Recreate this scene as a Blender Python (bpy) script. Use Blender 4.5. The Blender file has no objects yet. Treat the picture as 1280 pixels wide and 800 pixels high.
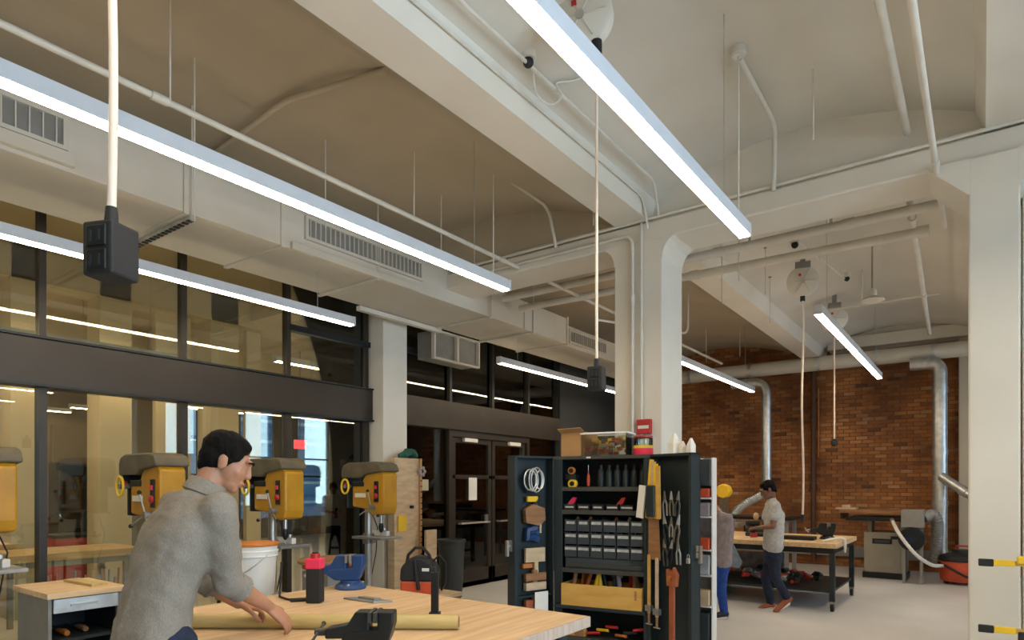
import bpy, bmesh, math, random
from mathutils import Vector, Matrix, noise
random.seed(7)
PI = math.pi
SC = bpy.context.scene
COL = SC.collection

# ------------------------------------------------------------------ camera, world, lights, exposure
YAW = math.atan2(.592, .806)
camd = bpy.data.cameras.new('camera'); cam = bpy.data.objects.new('camera', camd); COL.objects.link(cam)
cam.location = (0, 0, 1.6); cam.rotation_euler = (PI/2, 0, YAW)
camd.sensor_width = 36; camd.lens = 22.5; camd.shift_y = 208/1280; camd.clip_start = .05; camd.clip_end = 200
SC.camera = cam
w = bpy.data.worlds.new('world'); SC.world = w; w.use_nodes = True
w.node_tree.nodes['Background'].inputs[0].default_value = (.50, .68, 1.0, 1)
w.node_tree.nodes['Background'].inputs[1].default_value = .55
SC.view_settings.view_transform = 'Standard'; SC.view_settings.look = 'None'
SC.view_settings.gamma = 1; SC.view_settings.exposure = 0.97
SC.cycles.max_bounces = 8; SC.cycles.diffuse_bounces = 5; SC.cycles.glossy_bounces = 4
SC.cycles.transparent_max_bounces = 12; SC.cycles.sample_clamp_indirect = 6
STRIP = 18.0          # radiance of the light strips
DAY = 44.0            # daylight watts per window
def area(name, loc, rot, sx, sy, watts, colr):
    l = bpy.data.lights.new(name, 'AREA'); l.shape = 'RECTANGLE'; l.size = sx; l.size_y = sy
    l.energy = watts; l.color = colr
    o = bpy.data.objects.new(name, l); COL.objects.link(o); o.location = loc; o.rotation_euler = rot
    return o
WIN_Y = [-1.0, 1.4, 3.8, 8.3, 10.5, 12.6]          # windows of the street side (wall_right)
for y in WIN_Y:                                          # daylight coming in through each window
    area('daylight', (3.84, y, 2.45), (0, PI/2, 0), 2.8, .95, DAY*(.60 if y > 6 else 2.2), (.50, .73, 1.0))

# ------------------------------------------------------------------ helpers
def px(X, Y): return -.592*X + .806*Y
def C2W(x, z, h): return Vector((.806*x-.592*z, .592*x+.806*z, h))
def at(u, v, z):                       # photo pixel at a camera depth -> a point in the room
    return C2W((u-640)/800*z, z, 1.6+(608-v)/800*z)

M = {}
def mat(name, col, rough=.6, metal=0, var=.12, scale=6, bump=0, col2=None, stretch=(1,1,1), spec=.5, emit=None, detail=4, ao=None):
    m = bpy.data.materials.new(name); m.use_nodes = True; nt = m.node_tree; b = nt.nodes['Principled BSDF']
    b.inputs['Roughness'].default_value = rough; b.inputs['Metallic'].default_value = metal
    b.inputs['Specular IOR Level'].default_value = spec
    if emit:
        b.inputs['Emission Color'].default_value = (*col, 1); b.inputs['Emission Strength'].default_value = emit
    tc = nt.nodes.new('ShaderNodeTexCoord'); mp = nt.nodes.new('ShaderNodeMapping'); mp.inputs['Scale'].default_value = stretch
    nt.links.new(tc.outputs['Object'], mp.inputs[0])
    n = nt.nodes.new('ShaderNodeTexNoise'); n.inputs['Scale'].default_value = scale; n.inputs['Detail'].default_value = detail
    nt.links.new(mp.outputs[0], n.inputs[0])
    r = nt.nodes.new('ShaderNodeValToRGB')
    c2 = col2 or tuple(max(0, c*(1-var)) for c in col); c1 = col if col2 else tuple(min(1, c*(1+var)) for c in col)
    r.color_ramp.elements[0].position = .35; r.color_ramp.elements[1].position = .68
    r.color_ramp.elements[0].color = (*c2, 1); r.color_ramp.elements[1].color = (*c1, 1)
    nt.links.new(n.outputs[0], r.inputs[0]); nt.links.new(r.outputs[0], b.inputs['Base Color'])
    if bump:
        bp = nt.nodes.new('ShaderNodeBump'); bp.inputs['Strength'].default_value = bump; bp.inputs['Distance'].default_value = .01
        nt.links.new(n.outputs[0], bp.inputs['Height']); nt.links.new(bp.outputs[0], b.inputs['Normal'])
    M[name] = m
    return m
mat('paint', (.66, .625, .55), .75, var=.05, scale=1.3, bump=.08)
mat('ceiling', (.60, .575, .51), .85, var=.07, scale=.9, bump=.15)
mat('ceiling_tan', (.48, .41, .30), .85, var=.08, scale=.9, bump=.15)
mat('duct_paint', (.60, .56, .48), .55, var=.04, scale=2)
mat('pipe_white', (.62, .59, .52), .5, var=.06, scale=5)
mat('tan_pipe', (.40, .35, .26), .55, var=.08, scale=5)
mat('bronze', (.034, .027, .020), .45, metal=.3, var=.10, scale=3)
mat('black_metal', (.012, .014, .015), .42, metal=.3, var=.2, scale=8)
mat('black_rubber', (.012, .012, .013), .7, var=.2)
mat('floor', (.66, .66, .66), .33, var=.10, scale=.7, bump=.02)
mat('brown_wall', (.12, .095, .065), .8, var=.1, scale=1)
mat('dark_wall', (.02, .024, .026), .7, var=.1, scale=1)
mat('tan_wall', (.58, .52, .41), .8, var=.06, scale=1)
mat('cabinet', (.016, .026, .030), .45, metal=.15, var=.10, scale=3)
mat('cabinet_in', (.009, .014, .017), .55, var=.12, scale=3)
mat('cabinet_edge', (.040, .040, .035), .5, var=.1)
mat('steel', (.55, .55, .53), .33, metal=1, var=.10, scale=9)
mat('galv', (.62, .64, .64), .36, metal=.85, var=.14, scale=11, detail=6)
mat('cast', (.30, .30, .29), .45, metal=.7, var=.1)
mat('grey_metal', (.25, .245, .23), .5, metal=.3, var=.08)
mat('beige_metal', (.26, .235, .19), .5, var=.06)
mat('yellow', (.46, .23, .008), .45, var=.10)
mat('bright_yellow', (.78, .50, .02), .45, var=.06)
mat('olive', (.105, .087, .055), .55, var=.2, scale=6)
mat('red', (.45, .02, .02), .4, var=.1)
mat('orange_red', (.50, .07, .025), .45, var=.12)
mat('pink', (.80, .03, .09), .5, var=.06)
mat('orange', (.50, .17, .03), .5, var=.15)
mat('blue', (.008, .045, .15), .4, var=.15)
mat('navy', (.010, .018, .045), .85, var=.3, scale=30)
mat('jean_blue', (.01, .055, .30), .85, var=.2, scale=25)
mat('green', (.01, .09, .06), .7, var=.3)
mat('white_plastic', (.74, .72, .68), .45, var=.03)
mat('white_paper', (.72, .70, .64), .8, var=.03)
mat('eye_white', (.36, .30, .26), .5, var=.03)
mat('label_grey', (.40, .40, .38), .8, var=.2, scale=20)
mat('beige_plate', (.52, .45, .30), .6, var=.04)
mat('wood_light', (.72, .52, .31), .42, col2=(.56, .37, .20), scale=3.0, stretch=(9, .7, 9), detail=8)
mat('wood_end', (.52, .42, .34), .6, col2=(.40, .31, .25), scale=5, stretch=(1, 9, 1))
mat('plywood', (.60, .46, .30), .6, col2=(.47, .34, .21), scale=3, stretch=(2, 2, 7), detail=7)
mat('plywood_yellow', (.60, .36, .09), .5, col2=(.48, .26, .05), scale=2.5, stretch=(1, 1, 5), detail=7)
mat('wood_brown', (.33, .17, .07), .5, col2=(.22, .10, .04), scale=4, stretch=(1, 1, 6))
mat('wood_red', (.36, .10, .035), .5, col2=(.25, .06, .02), scale=4, stretch=(4, 4, 1))
mat('bamboo', (.56, .42, .17), .45, col2=(.43, .31, .11), scale=4, stretch=(1, 7, 7), detail=6)
mat('cardboard', (.42, .24, .10), .8, var=.06)
mat('skin', (.42, .20, .115), .5, var=.10, scale=14)
mat('skin_dark', (.20, .095, .055), .5, var=.10, scale=14)
mat('hair', (.004, .0035, .003), .8, spec=.15, var=.5, scale=40, bump=.6, stretch=(1, 1, .3))
mat('shirt_grey', (.265, .236, .198), .9, col2=(.205, .182, .150), scale=260, stretch=(1, 1, .35), bump=.25, detail=2)
mat('tee_grey', (.46, .46, .46), .9, var=.12, scale=30, bump=.2)
mat('mauve', (.27, .23, .25), .9, var=.12, scale=20, bump=.2)
mat('denim_light', (.20, .27, .35), .9, var=.2, scale=20)
mat('canvas_grey', (.30, .30, .32), .9, var=.3, scale=9)
mat('blue_grey_bin', (.030, .040, .046), .5, var=.08)
mat('facade', (.18, .36, .60), .7, col2=(.07, .18, .36), scale=1.2, stretch=(1, .15, 5))
mat('facade_pale', (.55, .68, .85), .7, var=.05, scale=.6)
mat('leaf', (.06, .16, .06), .8, var=.4, scale=3)
mat('cord_white', (.72, .62, .52), .5, var=.04)
m = mat('diffuser', (1.0, .80, .57), .4, var=0, emit=STRIP)
mat('diffuser_warm', (1.0, .82, .55), .4, var=0, emit=STRIP*1.1)
mat('brown_pipe', (.09, .040, .022), .6)
mat('exit_red', (1.0, .06, .10), .5, var=0, emit=.9)
mat('housing', (.58, .60, .64), .45, var=.03)

def make_glass(name, tint, r0=1.0):
    m = bpy.data.materials.new(name); m.use_nodes = True; nt = m.node_tree; nt.nodes.clear()
    o = nt.nodes.new('ShaderNodeOutputMaterial'); t = nt.nodes.new('ShaderNodeBsdfTransparent'); g = nt.nodes.new('ShaderNodeBsdfGlossy')
    f = nt.nodes.new('ShaderNodeFresnel'); f.inputs[0].default_value = 1.62; mx = nt.nodes.new('ShaderNodeMixShader')
    mm = nt.nodes.new('ShaderNodeMath'); mm.operation = 'MULTIPLY'; mm.inputs[1].default_value = r0; mm.use_clamp = True
    t.inputs[0].default_value = (*tint, 1); g.inputs[0].default_value = (.92, .95, .93, 1); g.inputs[1].default_value = .01
    nt.links.new(f.outputs[0], mm.inputs[0]); nt.links.new(mm.outputs[0], mx.inputs[0]); nt.links.new(t.outputs[0], mx.inputs[1]); nt.links.new(g.outputs[0], mx.inputs[2])
    nt.links.new(mx.outputs[0], o.inputs[0]); M[name] = m
make_glass('glass', (.95, .92, .80), 1.25)
make_glass('clear', (.93, .95, .93), 1.0)

def brick_material():
    m = bpy.data.materials.new('brick'); m.use_nodes = True; nt = m.node_tree; b = nt.nodes['Principled BSDF']; b.inputs['Roughness'].default_value = .85
    oi = nt.nodes.new('ShaderNodeObjectInfo'); at_ = nt.nodes.new('ShaderNodeAttribute'); at_.attribute_name = 'tint'
    ad = nt.nodes.new('ShaderNodeMath'); ad.operation = 'ADD'; fr = nt.nodes.new('ShaderNodeMath'); fr.operation = 'FRACT'
    nt.links.new(oi.outputs['Random'], ad.inputs[0]); nt.links.new(at_.outputs['Fac'], ad.inputs[1]); nt.links.new(ad.outputs[0], fr.inputs[0])
    r = nt.nodes.new('ShaderNodeValToRGB'); e = r.color_ramp.elements
    e[0].position = 0; e[0].color = (.12, .055, .03, 1); e[1].position = 1; e[1].color = (.44, .25, .12, 1)
    for p, c in ((.04, (.24, .095, .036)), (.35, (.31, .122, .040)), (.7, (.36, .148, .050)), (.92, (.40, .18, .065)), (.97, (.36, .19, .09))):
        x = e.new(p); x.color = (*c, 1)
    nt.links.new(fr.outputs[0], r.inputs[0])
    g = nt.nodes.new('ShaderNodeNewGeometry'); n = nt.nodes.new('ShaderNodeTexNoise'); n.inputs['Scale'].default_value = 1.1; n.inputs['Detail'].default_value = 6
    nt.links.new(g.outputs['Position'], n.inputs[0])
    r2 = nt.nodes.new('ShaderNodeValToRGB'); r2.color_ramp.elements[0].position = .33; r2.color_ramp.elements[1].position = .66
    r2.color_ramp.elements[0].color = (.55, .50, .48, 1); r2.color_ramp.elements[1].color = (1.35, 1.35, 1.25, 1)
    nt.links.new(n.outputs[0], r2.inputs[0])
    mx = nt.nodes.new('ShaderNodeMix'); mx.data_type = 'RGBA'; mx.blend_type = 'MULTIPLY'; mx.inputs[0].default_value = 1
    nt.links.new(r.outputs[0], mx.inputs[6]); nt.links.new(r2.outputs[0], mx.inputs[7]); nt.links.new(mx.outputs[2], b.inputs['Base Color'])
    M['brick'] = m
brick_material()
mat('mortar', (.20, .10, .055), .95, var=.25, scale=2)

class MB:
    def __init__(s): s.v = []; s.f = []; s.tint = []
    def add(s, vs, fs, mx=None):
        o = len(s.v)
        s.v += [tuple(mx @ Vector(p)) if mx else tuple(p) for p in vs]
        s.f += [tuple(i+o for i in f) for f in fs]; return s
    def box(s, x0, x1, y0, y1, z0, z1, mx=None):
        vs = [(x, y, z) for x in (x0, x1) for y in (y0, y1) for z in (z0, z1)]
        return s.add(vs, [(0,1,3,2), (4,6,7,5), (0,4,5,1), (2,3,7,6), (0,2,6,4), (1,5,7,3)], mx)
    def cb(s, c, d, rz=0, mx=None):      # centred box
        R = Matrix.Translation(c) @ Matrix.Rotation(rz, 4, 'Z')
        if mx: R = mx @ R
        a, b, h = d[0]/2, d[1]/2, d[2]/2
        return s.box(-a, a, -b, b, -h, h, R)
    def cyl(s, p0, p1, r0, r1=None, n=16, cap=True):
        r1 = r0 if r1 is None else r1
        p0 = Vector(p0); p1 = Vector(p1); d = (p1-p0)
        q = d.to_track_quat('Z', 'Y').to_matrix()
        vs = []
        for p, r in ((p0, r0), (p1, r1)):
            for k in range(n):
                a = 2*PI*k/n; vs.append(p + q @ Vector((r*math.cos(a), r*math.sin(a), 0)))
        fs = [(k, (k+1) % n, n+(k+1) % n, n+k) for k in range(n)]
        if cap: fs += [tuple(range(n-1, -1, -1)), tuple(range(n, 2*n))]
        return s.add(vs, fs)
    def tube(s, pts, r, n=10):
        pts = [Vector(p) for p in pts]; vs = []; N = len(pts); q0 = None
        for i, p in enumerate(pts):
            d = (pts[min(i+1, N-1)]-pts[max(i-1, 0)]).normalized()
            if q0 is None: q0 = d.to_track_quat('Z', 'Y').to_matrix()
            else:
                z = q0 @ Vector((0, 0, 1)); q0 = z.rotation_difference(d).to_matrix() @ q0
            rr = r[i] if isinstance(r, (list, tuple)) else r
            for k in range(n):
                a = 2*PI*k/n; vs.append(p + q0 @ Vector((rr*math.cos(a), rr*math.sin(a), 0)))
        fs = [(i*n+k, i*n+(k+1) % n, (i+1)*n+(k+1) % n, (i+1)*n+k) for i in range(N-1) for k in range(n)]
        fs += [tuple(range(n-1, -1, -1)), tuple(range((N-1)*n, N*n))]
        return s.add(vs, fs)
    def ell(s, c, r, mx=None, n=16, m=10):
        r = (r, r, r) if isinstance(r, (int, float)) else r
        vs = [(0, 0, 1)]; 
        for i in range(1, m):
            t = PI*i/m
            for k in range(n):
                a = 2*PI*k/n; vs.append((math.sin(t)*math.cos(a), math.sin(t)*math.sin(a), math.cos(t)))
        vs.append((0, 0, -1))
        fs = [(0, 1+k, 1+(k+1) % n) for k in range(n)]
        for i in range(m-2):
            for k in range(n): fs.append((1+i*n+k, 1+(i+1)*n+k, 1+(i+1)*n+(k+1) % n, 1+i*n+(k+1) % n))
        L = len(vs)-1; fs += [(L, 1+(m-2)*n+(k+1) % n, 1+(m-2)*n+k) for k in range(n)]
        A = Matrix.Translation(c) @ (mx.to_4x4() if mx else Matrix.Identity(4)) @ Matrix.Diagonal((*r, 1))
        return s.add(vs, fs, A)
    def cap(s, a, b, ra, rb=None, n=14):   # tapered capsule
        rb = ra if rb is None else rb
        s.cyl(a, b, ra, rb, n); s.ell(a, ra, n=n, m=8); s.ell(b, rb, n=n, m=8); return s
    def lathe(s, prof, c=(0, 0, 0), n=24, mx=None):
        vs = [(r*math.cos(2*PI*k/n), r*math.sin(2*PI*k/n), z) for r, z in prof for k in range(n)]
        fs = [(i*n+k, i*n+(k+1) % n, (i+1)*n+(k+1) % n, (i+1)*n+k) for i in range(len(prof)-1) for k in range(n)]
        fs += [tuple(range(n-1, -1, -1)), tuple(range((len(prof)-1)*n, len(prof)*n))]
        A = Matrix.Translation(c) @ (mx.to_4x4() if mx else Matrix.Identity(4))
        return s.add(vs, fs, A)
    def prism(s, poly, a, b, axis='Y', mx=None):     # 2-D outline swept along an axis
        n = len(poly)
        if axis == 'Y': vs = [(p[0], t, p[1]) for t in (a, b) for p in poly]
        elif axis == 'X': vs = [(t, p[0], p[1]) for t in (a, b) for p in poly]
        else: vs = [(p[0], p[1], t) for t in (a, b) for p in poly]
        fs = [(k, (k+1) % n, n+(k+1) % n, n+k) for k in range(n)] + [tuple(range(n-1, -1, -1)), tuple(range(n, 2*n))]
        return s.add(vs, fs, mx)
    def frame(s, x0, x1, z0, z1, y0, y1, t, mx=None):   # rectangular frame in the XZ plane
        s.box(x0, x1, y0, y1, z0, z0+t, mx); s.box(x0, x1, y0, y1, z1-t, z1, mx)
        s.box(x0, x0+t, y0, y1, z0+t, z1-t, mx); s.box(x1-t, x1, y0, y1, z0+t, z1-t, mx); return s
    def build(s, name, m, parent=None, loc=None, bevel=0, smooth=None, rz=0):
        me = bpy.data.meshes.new(name); me.from_pydata(s.v, [], s.f)
        bm = bmesh.new(); bm.from_mesh(me); bmesh.ops.recalc_face_normals(bm, faces=bm.faces); bm.to_mesh(me); bm.free()
        me.materials.append(M[m] if isinstance(m, str) else m)
        o = bpy.data.objects.new(name, me); COL.objects.link(o)
        if parent: o.parent = parent
        if loc is not None: o.location = loc
        if rz: o.rotation_euler[2] = rz
        if smooth is None: smooth = len(s.f) > 12
        if smooth and hasattr(me, 'shade_auto_smooth') is False:
            me.polygons.foreach_set('use_smooth', [True]*len(me.polygons))
            try: me.set_sharp_from_angle(angle=math.radians(38))
            except Exception: pass
        if bevel:
            b = o.modifiers.new('bevel', 'BEVEL'); b.width = bevel; b.segments = 2; b.limit_method = 'ANGLE'
        return o
def B(*a, **k): return MB().box(*a, **k)
def tag(o, label=None, cat=None, group=None, kind=None):
    if label: o['label'] = label
    if cat: o['category'] = cat
    if group: o['group'] = group
    if kind: o['kind'] = kind
    return o
def thing(name, label, cat, loc=(0, 0, 0), rz=0, group=None, kind=None):
    o = bpy.data.objects.new(name, None); COL.objects.link(o); o.location = loc; o.rotation_euler = (0, 0, rz); o.empty_display_size = .1
    return tag(o, label, cat, group, kind)
def one(mb, name, m, label, cat, group=None, **k): return tag(mb.build(name, m, **k), label, cat, group)
def struct(mb, name, m, parent=None, label=None, **k):
    o = mb.build(name, m, parent, **k)
    if parent is None: o['kind'] = 'structure'
    if label: o['label'] = label
    return o
def kids(o, table): return [c for c in table if c.parent == o]
def dup(root, loc, rz, label, group=None):
    tab = list(COL.objects)
    def rec(o, par):
        c = o.copy(); COL.objects.link(c); c.parent = par
        for k in [x for x in tab if x.parent == o]: rec(k, c)
        return c
    r = rec(root, None); r.location = loc; r.rotation_euler = (0, 0, rz); r['label'] = label
    if group: r['group'] = group
    return r
def arc(c, r, a0, a1, n, plane='XZ'):
    out = []
    for k in range(n+1):
        a = a0+(a1-a0)*k/n; x = r*math.cos(a); y = r*math.sin(a)
        out.append(Vector((c[0]+x, c[1], c[2]+y)) if plane == 'XZ' else (Vector((c[0], c[1]+x, c[2]+y)) if plane == 'YZ' else Vector((c[0]+x, c[1]+y, c[2]))))
    return out
# ------------------------------------------------------------------ the setting
struct(B(-18.3, 3.8, -3.0, 17.0, -.1, 0), 'floor', 'floor')
struct(B(-18.3, 3.8, -3.0, 17.0, 5.0, 5.2), 'ceiling', 'ceiling')
def vault(x0, x1, y0, y1, spring, crown, m, n=22):
    h = crown-spring; half = (x1-x0)/2; R = (half*half+h*h)/(2*h); cx = (x0+x1)/2; cz = crown-R
    lo = []; a = math.asin(half/R)
    for k in range(n+1):
        t = -a+2*a*k/n; lo.append((cx+R*math.sin(t), cz+R*math.cos(t)))
    mb = MB().prism(lo + [(x, z+.06) for x, z in reversed(lo)], y0, y1)
    return struct(mb, 'ceiling', m, smooth=True)
for y0, y1 in ((-3, 5.8), (6.1, 14.3)):
    vault(-2.56, .00, y0, y1, 4.33, 4.62, 'ceiling')
    vault(.33, 3.6, y0, y1, 4.33, 4.66, 'ceiling')
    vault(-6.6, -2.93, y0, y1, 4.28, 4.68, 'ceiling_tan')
for x in (-2.745, .185):                                   # beams running away from the camera
    struct(MB().prism([(x-.165, 4.15), (x+.165, 4.15), (x+.22, 4.36), (x+.22, 5.0), (x-.32, 5.0), (x-.22, 4.32)], -3, 14.3), 'ceiling_beam', 'paint',
           label='long painted ceiling beam running away over the ' + ('centre column' if x < 0 else 'right hand column'))
cb_ = MB().box(-6.6, 3.6, 5.70, 6.2, 3.95, 4.13).box(-2.75, 3.6, 5.79, 6.11, 4.13, 5.0)
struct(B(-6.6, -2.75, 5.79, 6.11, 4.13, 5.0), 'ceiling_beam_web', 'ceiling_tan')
struct(cb_, 'ceiling_beam', 'paint', label='painted cross beam over the column row', bevel=.015)
fb_ = MB().box(-2.46, 3.6, 13.85, 14.28, 4.27, 4.50).box(-2.46, 3.6, 13.95, 14.28, 4.5, 5.0)
struct(fb_, 'ceiling_beam', 'ceiling', label='pale cross beam against the top of the brick wall', bevel=.015)

def column(x0, x1, y0, y1, top, label, haunch=(.26, .26), m='paint', sides=(1, 1), straight=False):
    r = thing('concrete_column', label, None, ((x0+x1)/2, (y0+y1)/2, 0), kind='structure')
    hx = (x1-x0)/2; hy = (y1-y0)/2
    B(-hx, hx, -hy, hy, 0, top).build('shaft', m, r, bevel=.012)
    for s, on in zip((-1, 1), sides):
        if not on: continue
        n = 8; w_, h_ = haunch
        pts = [(s*(hx-.01), top), (s*(hx-.01), top-h_)]
        for k in range(n+1):
            a = PI/2*k/n; pts.append((s*(hx+w_*(1-math.cos(a))), top-h_+h_*math.sin(a)) if not straight else (s*(hx+w_*k/n), top-h_+h_*k/n))
        MB().prism(pts if s < 0 else pts[::-1], -hy+.0, hy-.0).build('haunch', m, r, smooth=False)
    return r
column(-2.93, -2.43, 5.70, 6.20, 3.96, 'white painted square column in the centre of the workshop', (.17, .20))
column(-.08, .215, 5.66, 6.20, 3.96, 'white painted column at the right edge of the photo', (.26, .26), straight=True)
column(-6.62, -6.30, 5.74, 6.17, 3.96, 'pale column standing in the line of the glazed partition', (.15, .15))
struct(B(.24, .8, 6.0, 6.2, 0, 3.95), 'trim_1', 'tan_wall')

# brick wall: single bricks on a recessed mortar bed
wb = thing('wall_back', 'orange brown brick wall at the far end of the workshop', None, (0, 14.3, 0), kind='structure')
MB().box(-7.0, 3.8, .004, .25, 0, 5.0).build('mortar_bed', 'mortar', wb)
bw, bh, gx, gz = .205, .062, .012, .012
bmesh_brick = None; cells = []
rows = int(4.75/(bh+gz))
for r_ in range(rows):
    z = r_*(bh+gz)+bh/2+.01
    x = -6.58 + (0 if r_ % 2 else (bw+gx)/2)
    while x < .75:
        cells.append((x, z)); x += bw+gx
near = sorted([c for c in cells if -1.42 < c[0] < -.3 and .45 < c[1] < 4.2], key=lambda c: abs(c[1]-2.1)+.2*abs(c[0]+.9))[:290]
nearset = set(near)
mb0 = MB().box(-bw/2, bw/2, -.012, .03, -bh/2, bh/2)
proto = None
for (x, z) in near:
    if proto is None: proto = mb0.build('brick', 'brick', wb, bevel=0); o = proto
    else: o = proto.copy(); COL.objects.link(o)
    o.location = (x, random.uniform(-.004, .004), z); o.rotation_euler = (0, random.uniform(-.006, .006), random.uniform(-.008, .008))
rest = MB(); tints = []
for (x, z) in cells:
    if (x, z) in nearset: continue
    d = random.uniform(-.004, .004); rest.box(x-bw/2, x+bw/2, -.012+d, .03, z-bh/2, z+bh/2); tints += [random.random()]*24
ro = rest.build('brick_field', 'brick', wb, smooth=False); ro['kind'] = 'stuff'
ca = ro.data.color_attributes.new('tint', 'FLOAT_COLOR', 'CORNER')
ca.data.foreach_set('color', [c for t in tints for c in (t, t, t, 1)])
struct(B(-6.55, .8, 14.22, 14.29, .20, .40), 'baseboard_back', 'grey_metal', bevel=.01)
struct(B(-.34, -.02, 13.98, 14.28, 0, 4.27), 'trim_2', 'tan_wall', bevel=.02)

# street side (right of the frame), back of the room, next room's shell
wr = MB(); segs = []; ys = sorted(WIN_Y); lo = -3.0
for y in ys:
    wr.box(3.6, 3.8, lo, y-.5, 0, 5.0); wr.box(3.6, 3.8, y-.5, y+.5, 0, 1.0); wr.box(3.6, 3.8, y-.5, y+.5, 3.9, 5.0); lo = y+.5
wr.box(3.6, 3.8, lo, 14.3, 0, 5.0)
struct(wr, 'wall_right', 'paint')
for i, y in enumerate(ys):
    wn = thing('window_%d' % (i+1), None, None, (3.7, y, 1.0), kind='structure')
    MB().frame(-.5, .5, 0, 2.9, -.03, .03, .05, Matrix.Rotation(PI/2, 4, 'Z')).box(-.03, .03, -.5, .5, 1.42, 1.47).build('window_frame', 'bronze', wn)
    B(-.004, .004, -.45, .45, .05, 2.85).build('glass_pane', 'clear', wn)
struct(B(-18.3, 3.8, -3.2, -3.0, 0, 5.0), 'wall_front', 'tan_wall')
struct(B(-18.3, -7.0, 17.0, 17.2, 0, 5.0), 'wall_next_back', 'brown_wall')
struct(B(-7.0, -6.7, 10.4, 17.0, 0, 5.0), 'wall_next_side', 'dark_wall')

# glazed partition on the left
GX = -6.6
wl = thing('wall_left', 'dark bronze glazed partition with deep header beam', None, (GX, 0, 0), kind='structure')
B(-.08, .10, -3.0, 5.74, 2.47, 2.87).build('header_beam', 'bronze', wl, bevel=.006)
B(-.06, .13, -3.0, 5.74, 2.455, 2.475).build('header_trim', 'black_metal', wl)
B(-.06, .12, -3.0, 5.74, 2.87, 2.89).build('header_trim', 'black_metal', wl)
B(-.08, .10, 6.17, 10.4, 2.47, 2.89).build('header_beam', 'bronze', wl, bevel=.006)
MYS = [-2.82, -1.60, -.38, .84, 2.06, 3.28, 4.50, 5.68]
for y in MYS:
    B(-.05, .06, y-.03, y+.03, .08, 2.47).build('mullion', 'bronze', wl)
    B(-.04, .05, y-.027, y+.027, 2.89, 4.5).build('mullion', 'bronze', wl)
B(-.06, .07, -3.0, 5.74, 0, .10).build('sill', 'bronze', wl)
B(-.04, .055, 4.50, 5.74, 3.44, 3.51).build('transom_bar', 'black_metal', wl)
for a, b in zip(MYS[:-1], MYS[1:]):
    B(-.004, .004, a+.03, b-.03, .10, 2.47).build('glass_pane', 'glass', wl)
    B(-.004, .004, a+.027, b-.027, 2.89, 4.3).build('glass_pane', 'glass', wl)
for y in (6.30, 7.33, 8.38, 9.42, 10.38):
    B(-.05, .06, y-.028, y+.028, 2.89, 4.3).build('mullion', 'black_metal', wl)
for a, b in ((6.30, 7.33), (7.33, 8.38), (8.38, 9.42), (9.42, 10.38)):
    B(-.004, .004, a+.03, b-.03, 2.89, 4.3).build('glass_pane', 'glass', wl)
B(-.04, .055, 6.17, 7.33, 3.50, 3.58).build('transom_bar', 'black_metal', wl)
B(-.06, .07, 6.17, 7.30, 0, .08).build('sill', 'bronze', wl)
for y in (6.24, 7.33, 9.40): B(-.05, .06, y-.04, y+.04, .0, 2.47).build('mullion', 'bronze', wl)
B(-.05, .06, 7.37, 9.36, 2.37, 2.47).build('door_head', 'bronze', wl)
B(-.004, .004, 6.28, 7.29, .08, 2.47).build('glass_pane', 'glass', wl)
B(-.004, .004, 9.44, 10.4, .08, 2.47).build('glass_pane', 'glass', wl)
B(-.06, .07, 9.44, 10.4, 0, .08).build('sill', 'bronze', wl)
B(.07, .09, 6.5, 6.62, 1.55, 1.70).build('mullion_bracket', 'bronze', wl)
# black end wall in line with the partition, lighter panel at its end
struct(B(-6.72, -6.5, 10.4, 13.2, 0, 4.3), 'wall_left_end', 'dark_wall')
struct(B(-6.72, -6.5, 13.2, 14.3, 0, 4.3), 'trim_4', 'brown_wall')
def door(n, y0, y1, hinge_low):
    d = thing('door_%d' % n, None, None, (GX, (y0+y1)/2, 0), kind='structure'); w_ = (y1-y0)/2
    R = Matrix.Rotation(PI/2, 4, 'Z')
    fr = MB().frame(-w_, w_, .01, 2.36, -.025, .025, .075, R).box(-.025, .025, -w_, w_, .01, .28).box(-.025, .025, -w_, w_, 1.72, 1.78)
    fr.build('door_frame', 'bronze', d, bevel=.003)
    B(-.003, .003, -w_+.07, w_-.07, .28, 2.29).build('glass_pane', 'glass', d)
    s = 1 if hinge_low else -1
    hb = MB().tube([(.03, s*(w_-.12), 1.02), (.09, s*(w_-.12), 1.02), (.09, s*(-w_+.14), 1.02), (.03, s*(-w_+.14), 1.02)], .014)
    hb.build('push_bar', 'steel', d)
    B(.03, .09, -.16-.1*s, .16-.1*s, 2.30, 2.36).build('door_closer', 'white_paper', d, bevel=.006)
    return d
d1 = door(1, 7.40, 8.37, True); d2 = door(2, 8.40, 9.34, False)
B(.028, .033, -.10, .10, 1.38, 1.74).build('paper_notice', 'white_paper', d1)
B(.028, .045, .30, .38, 1.0, 1.14).build('lock_plate', 'steel', d1)

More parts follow.
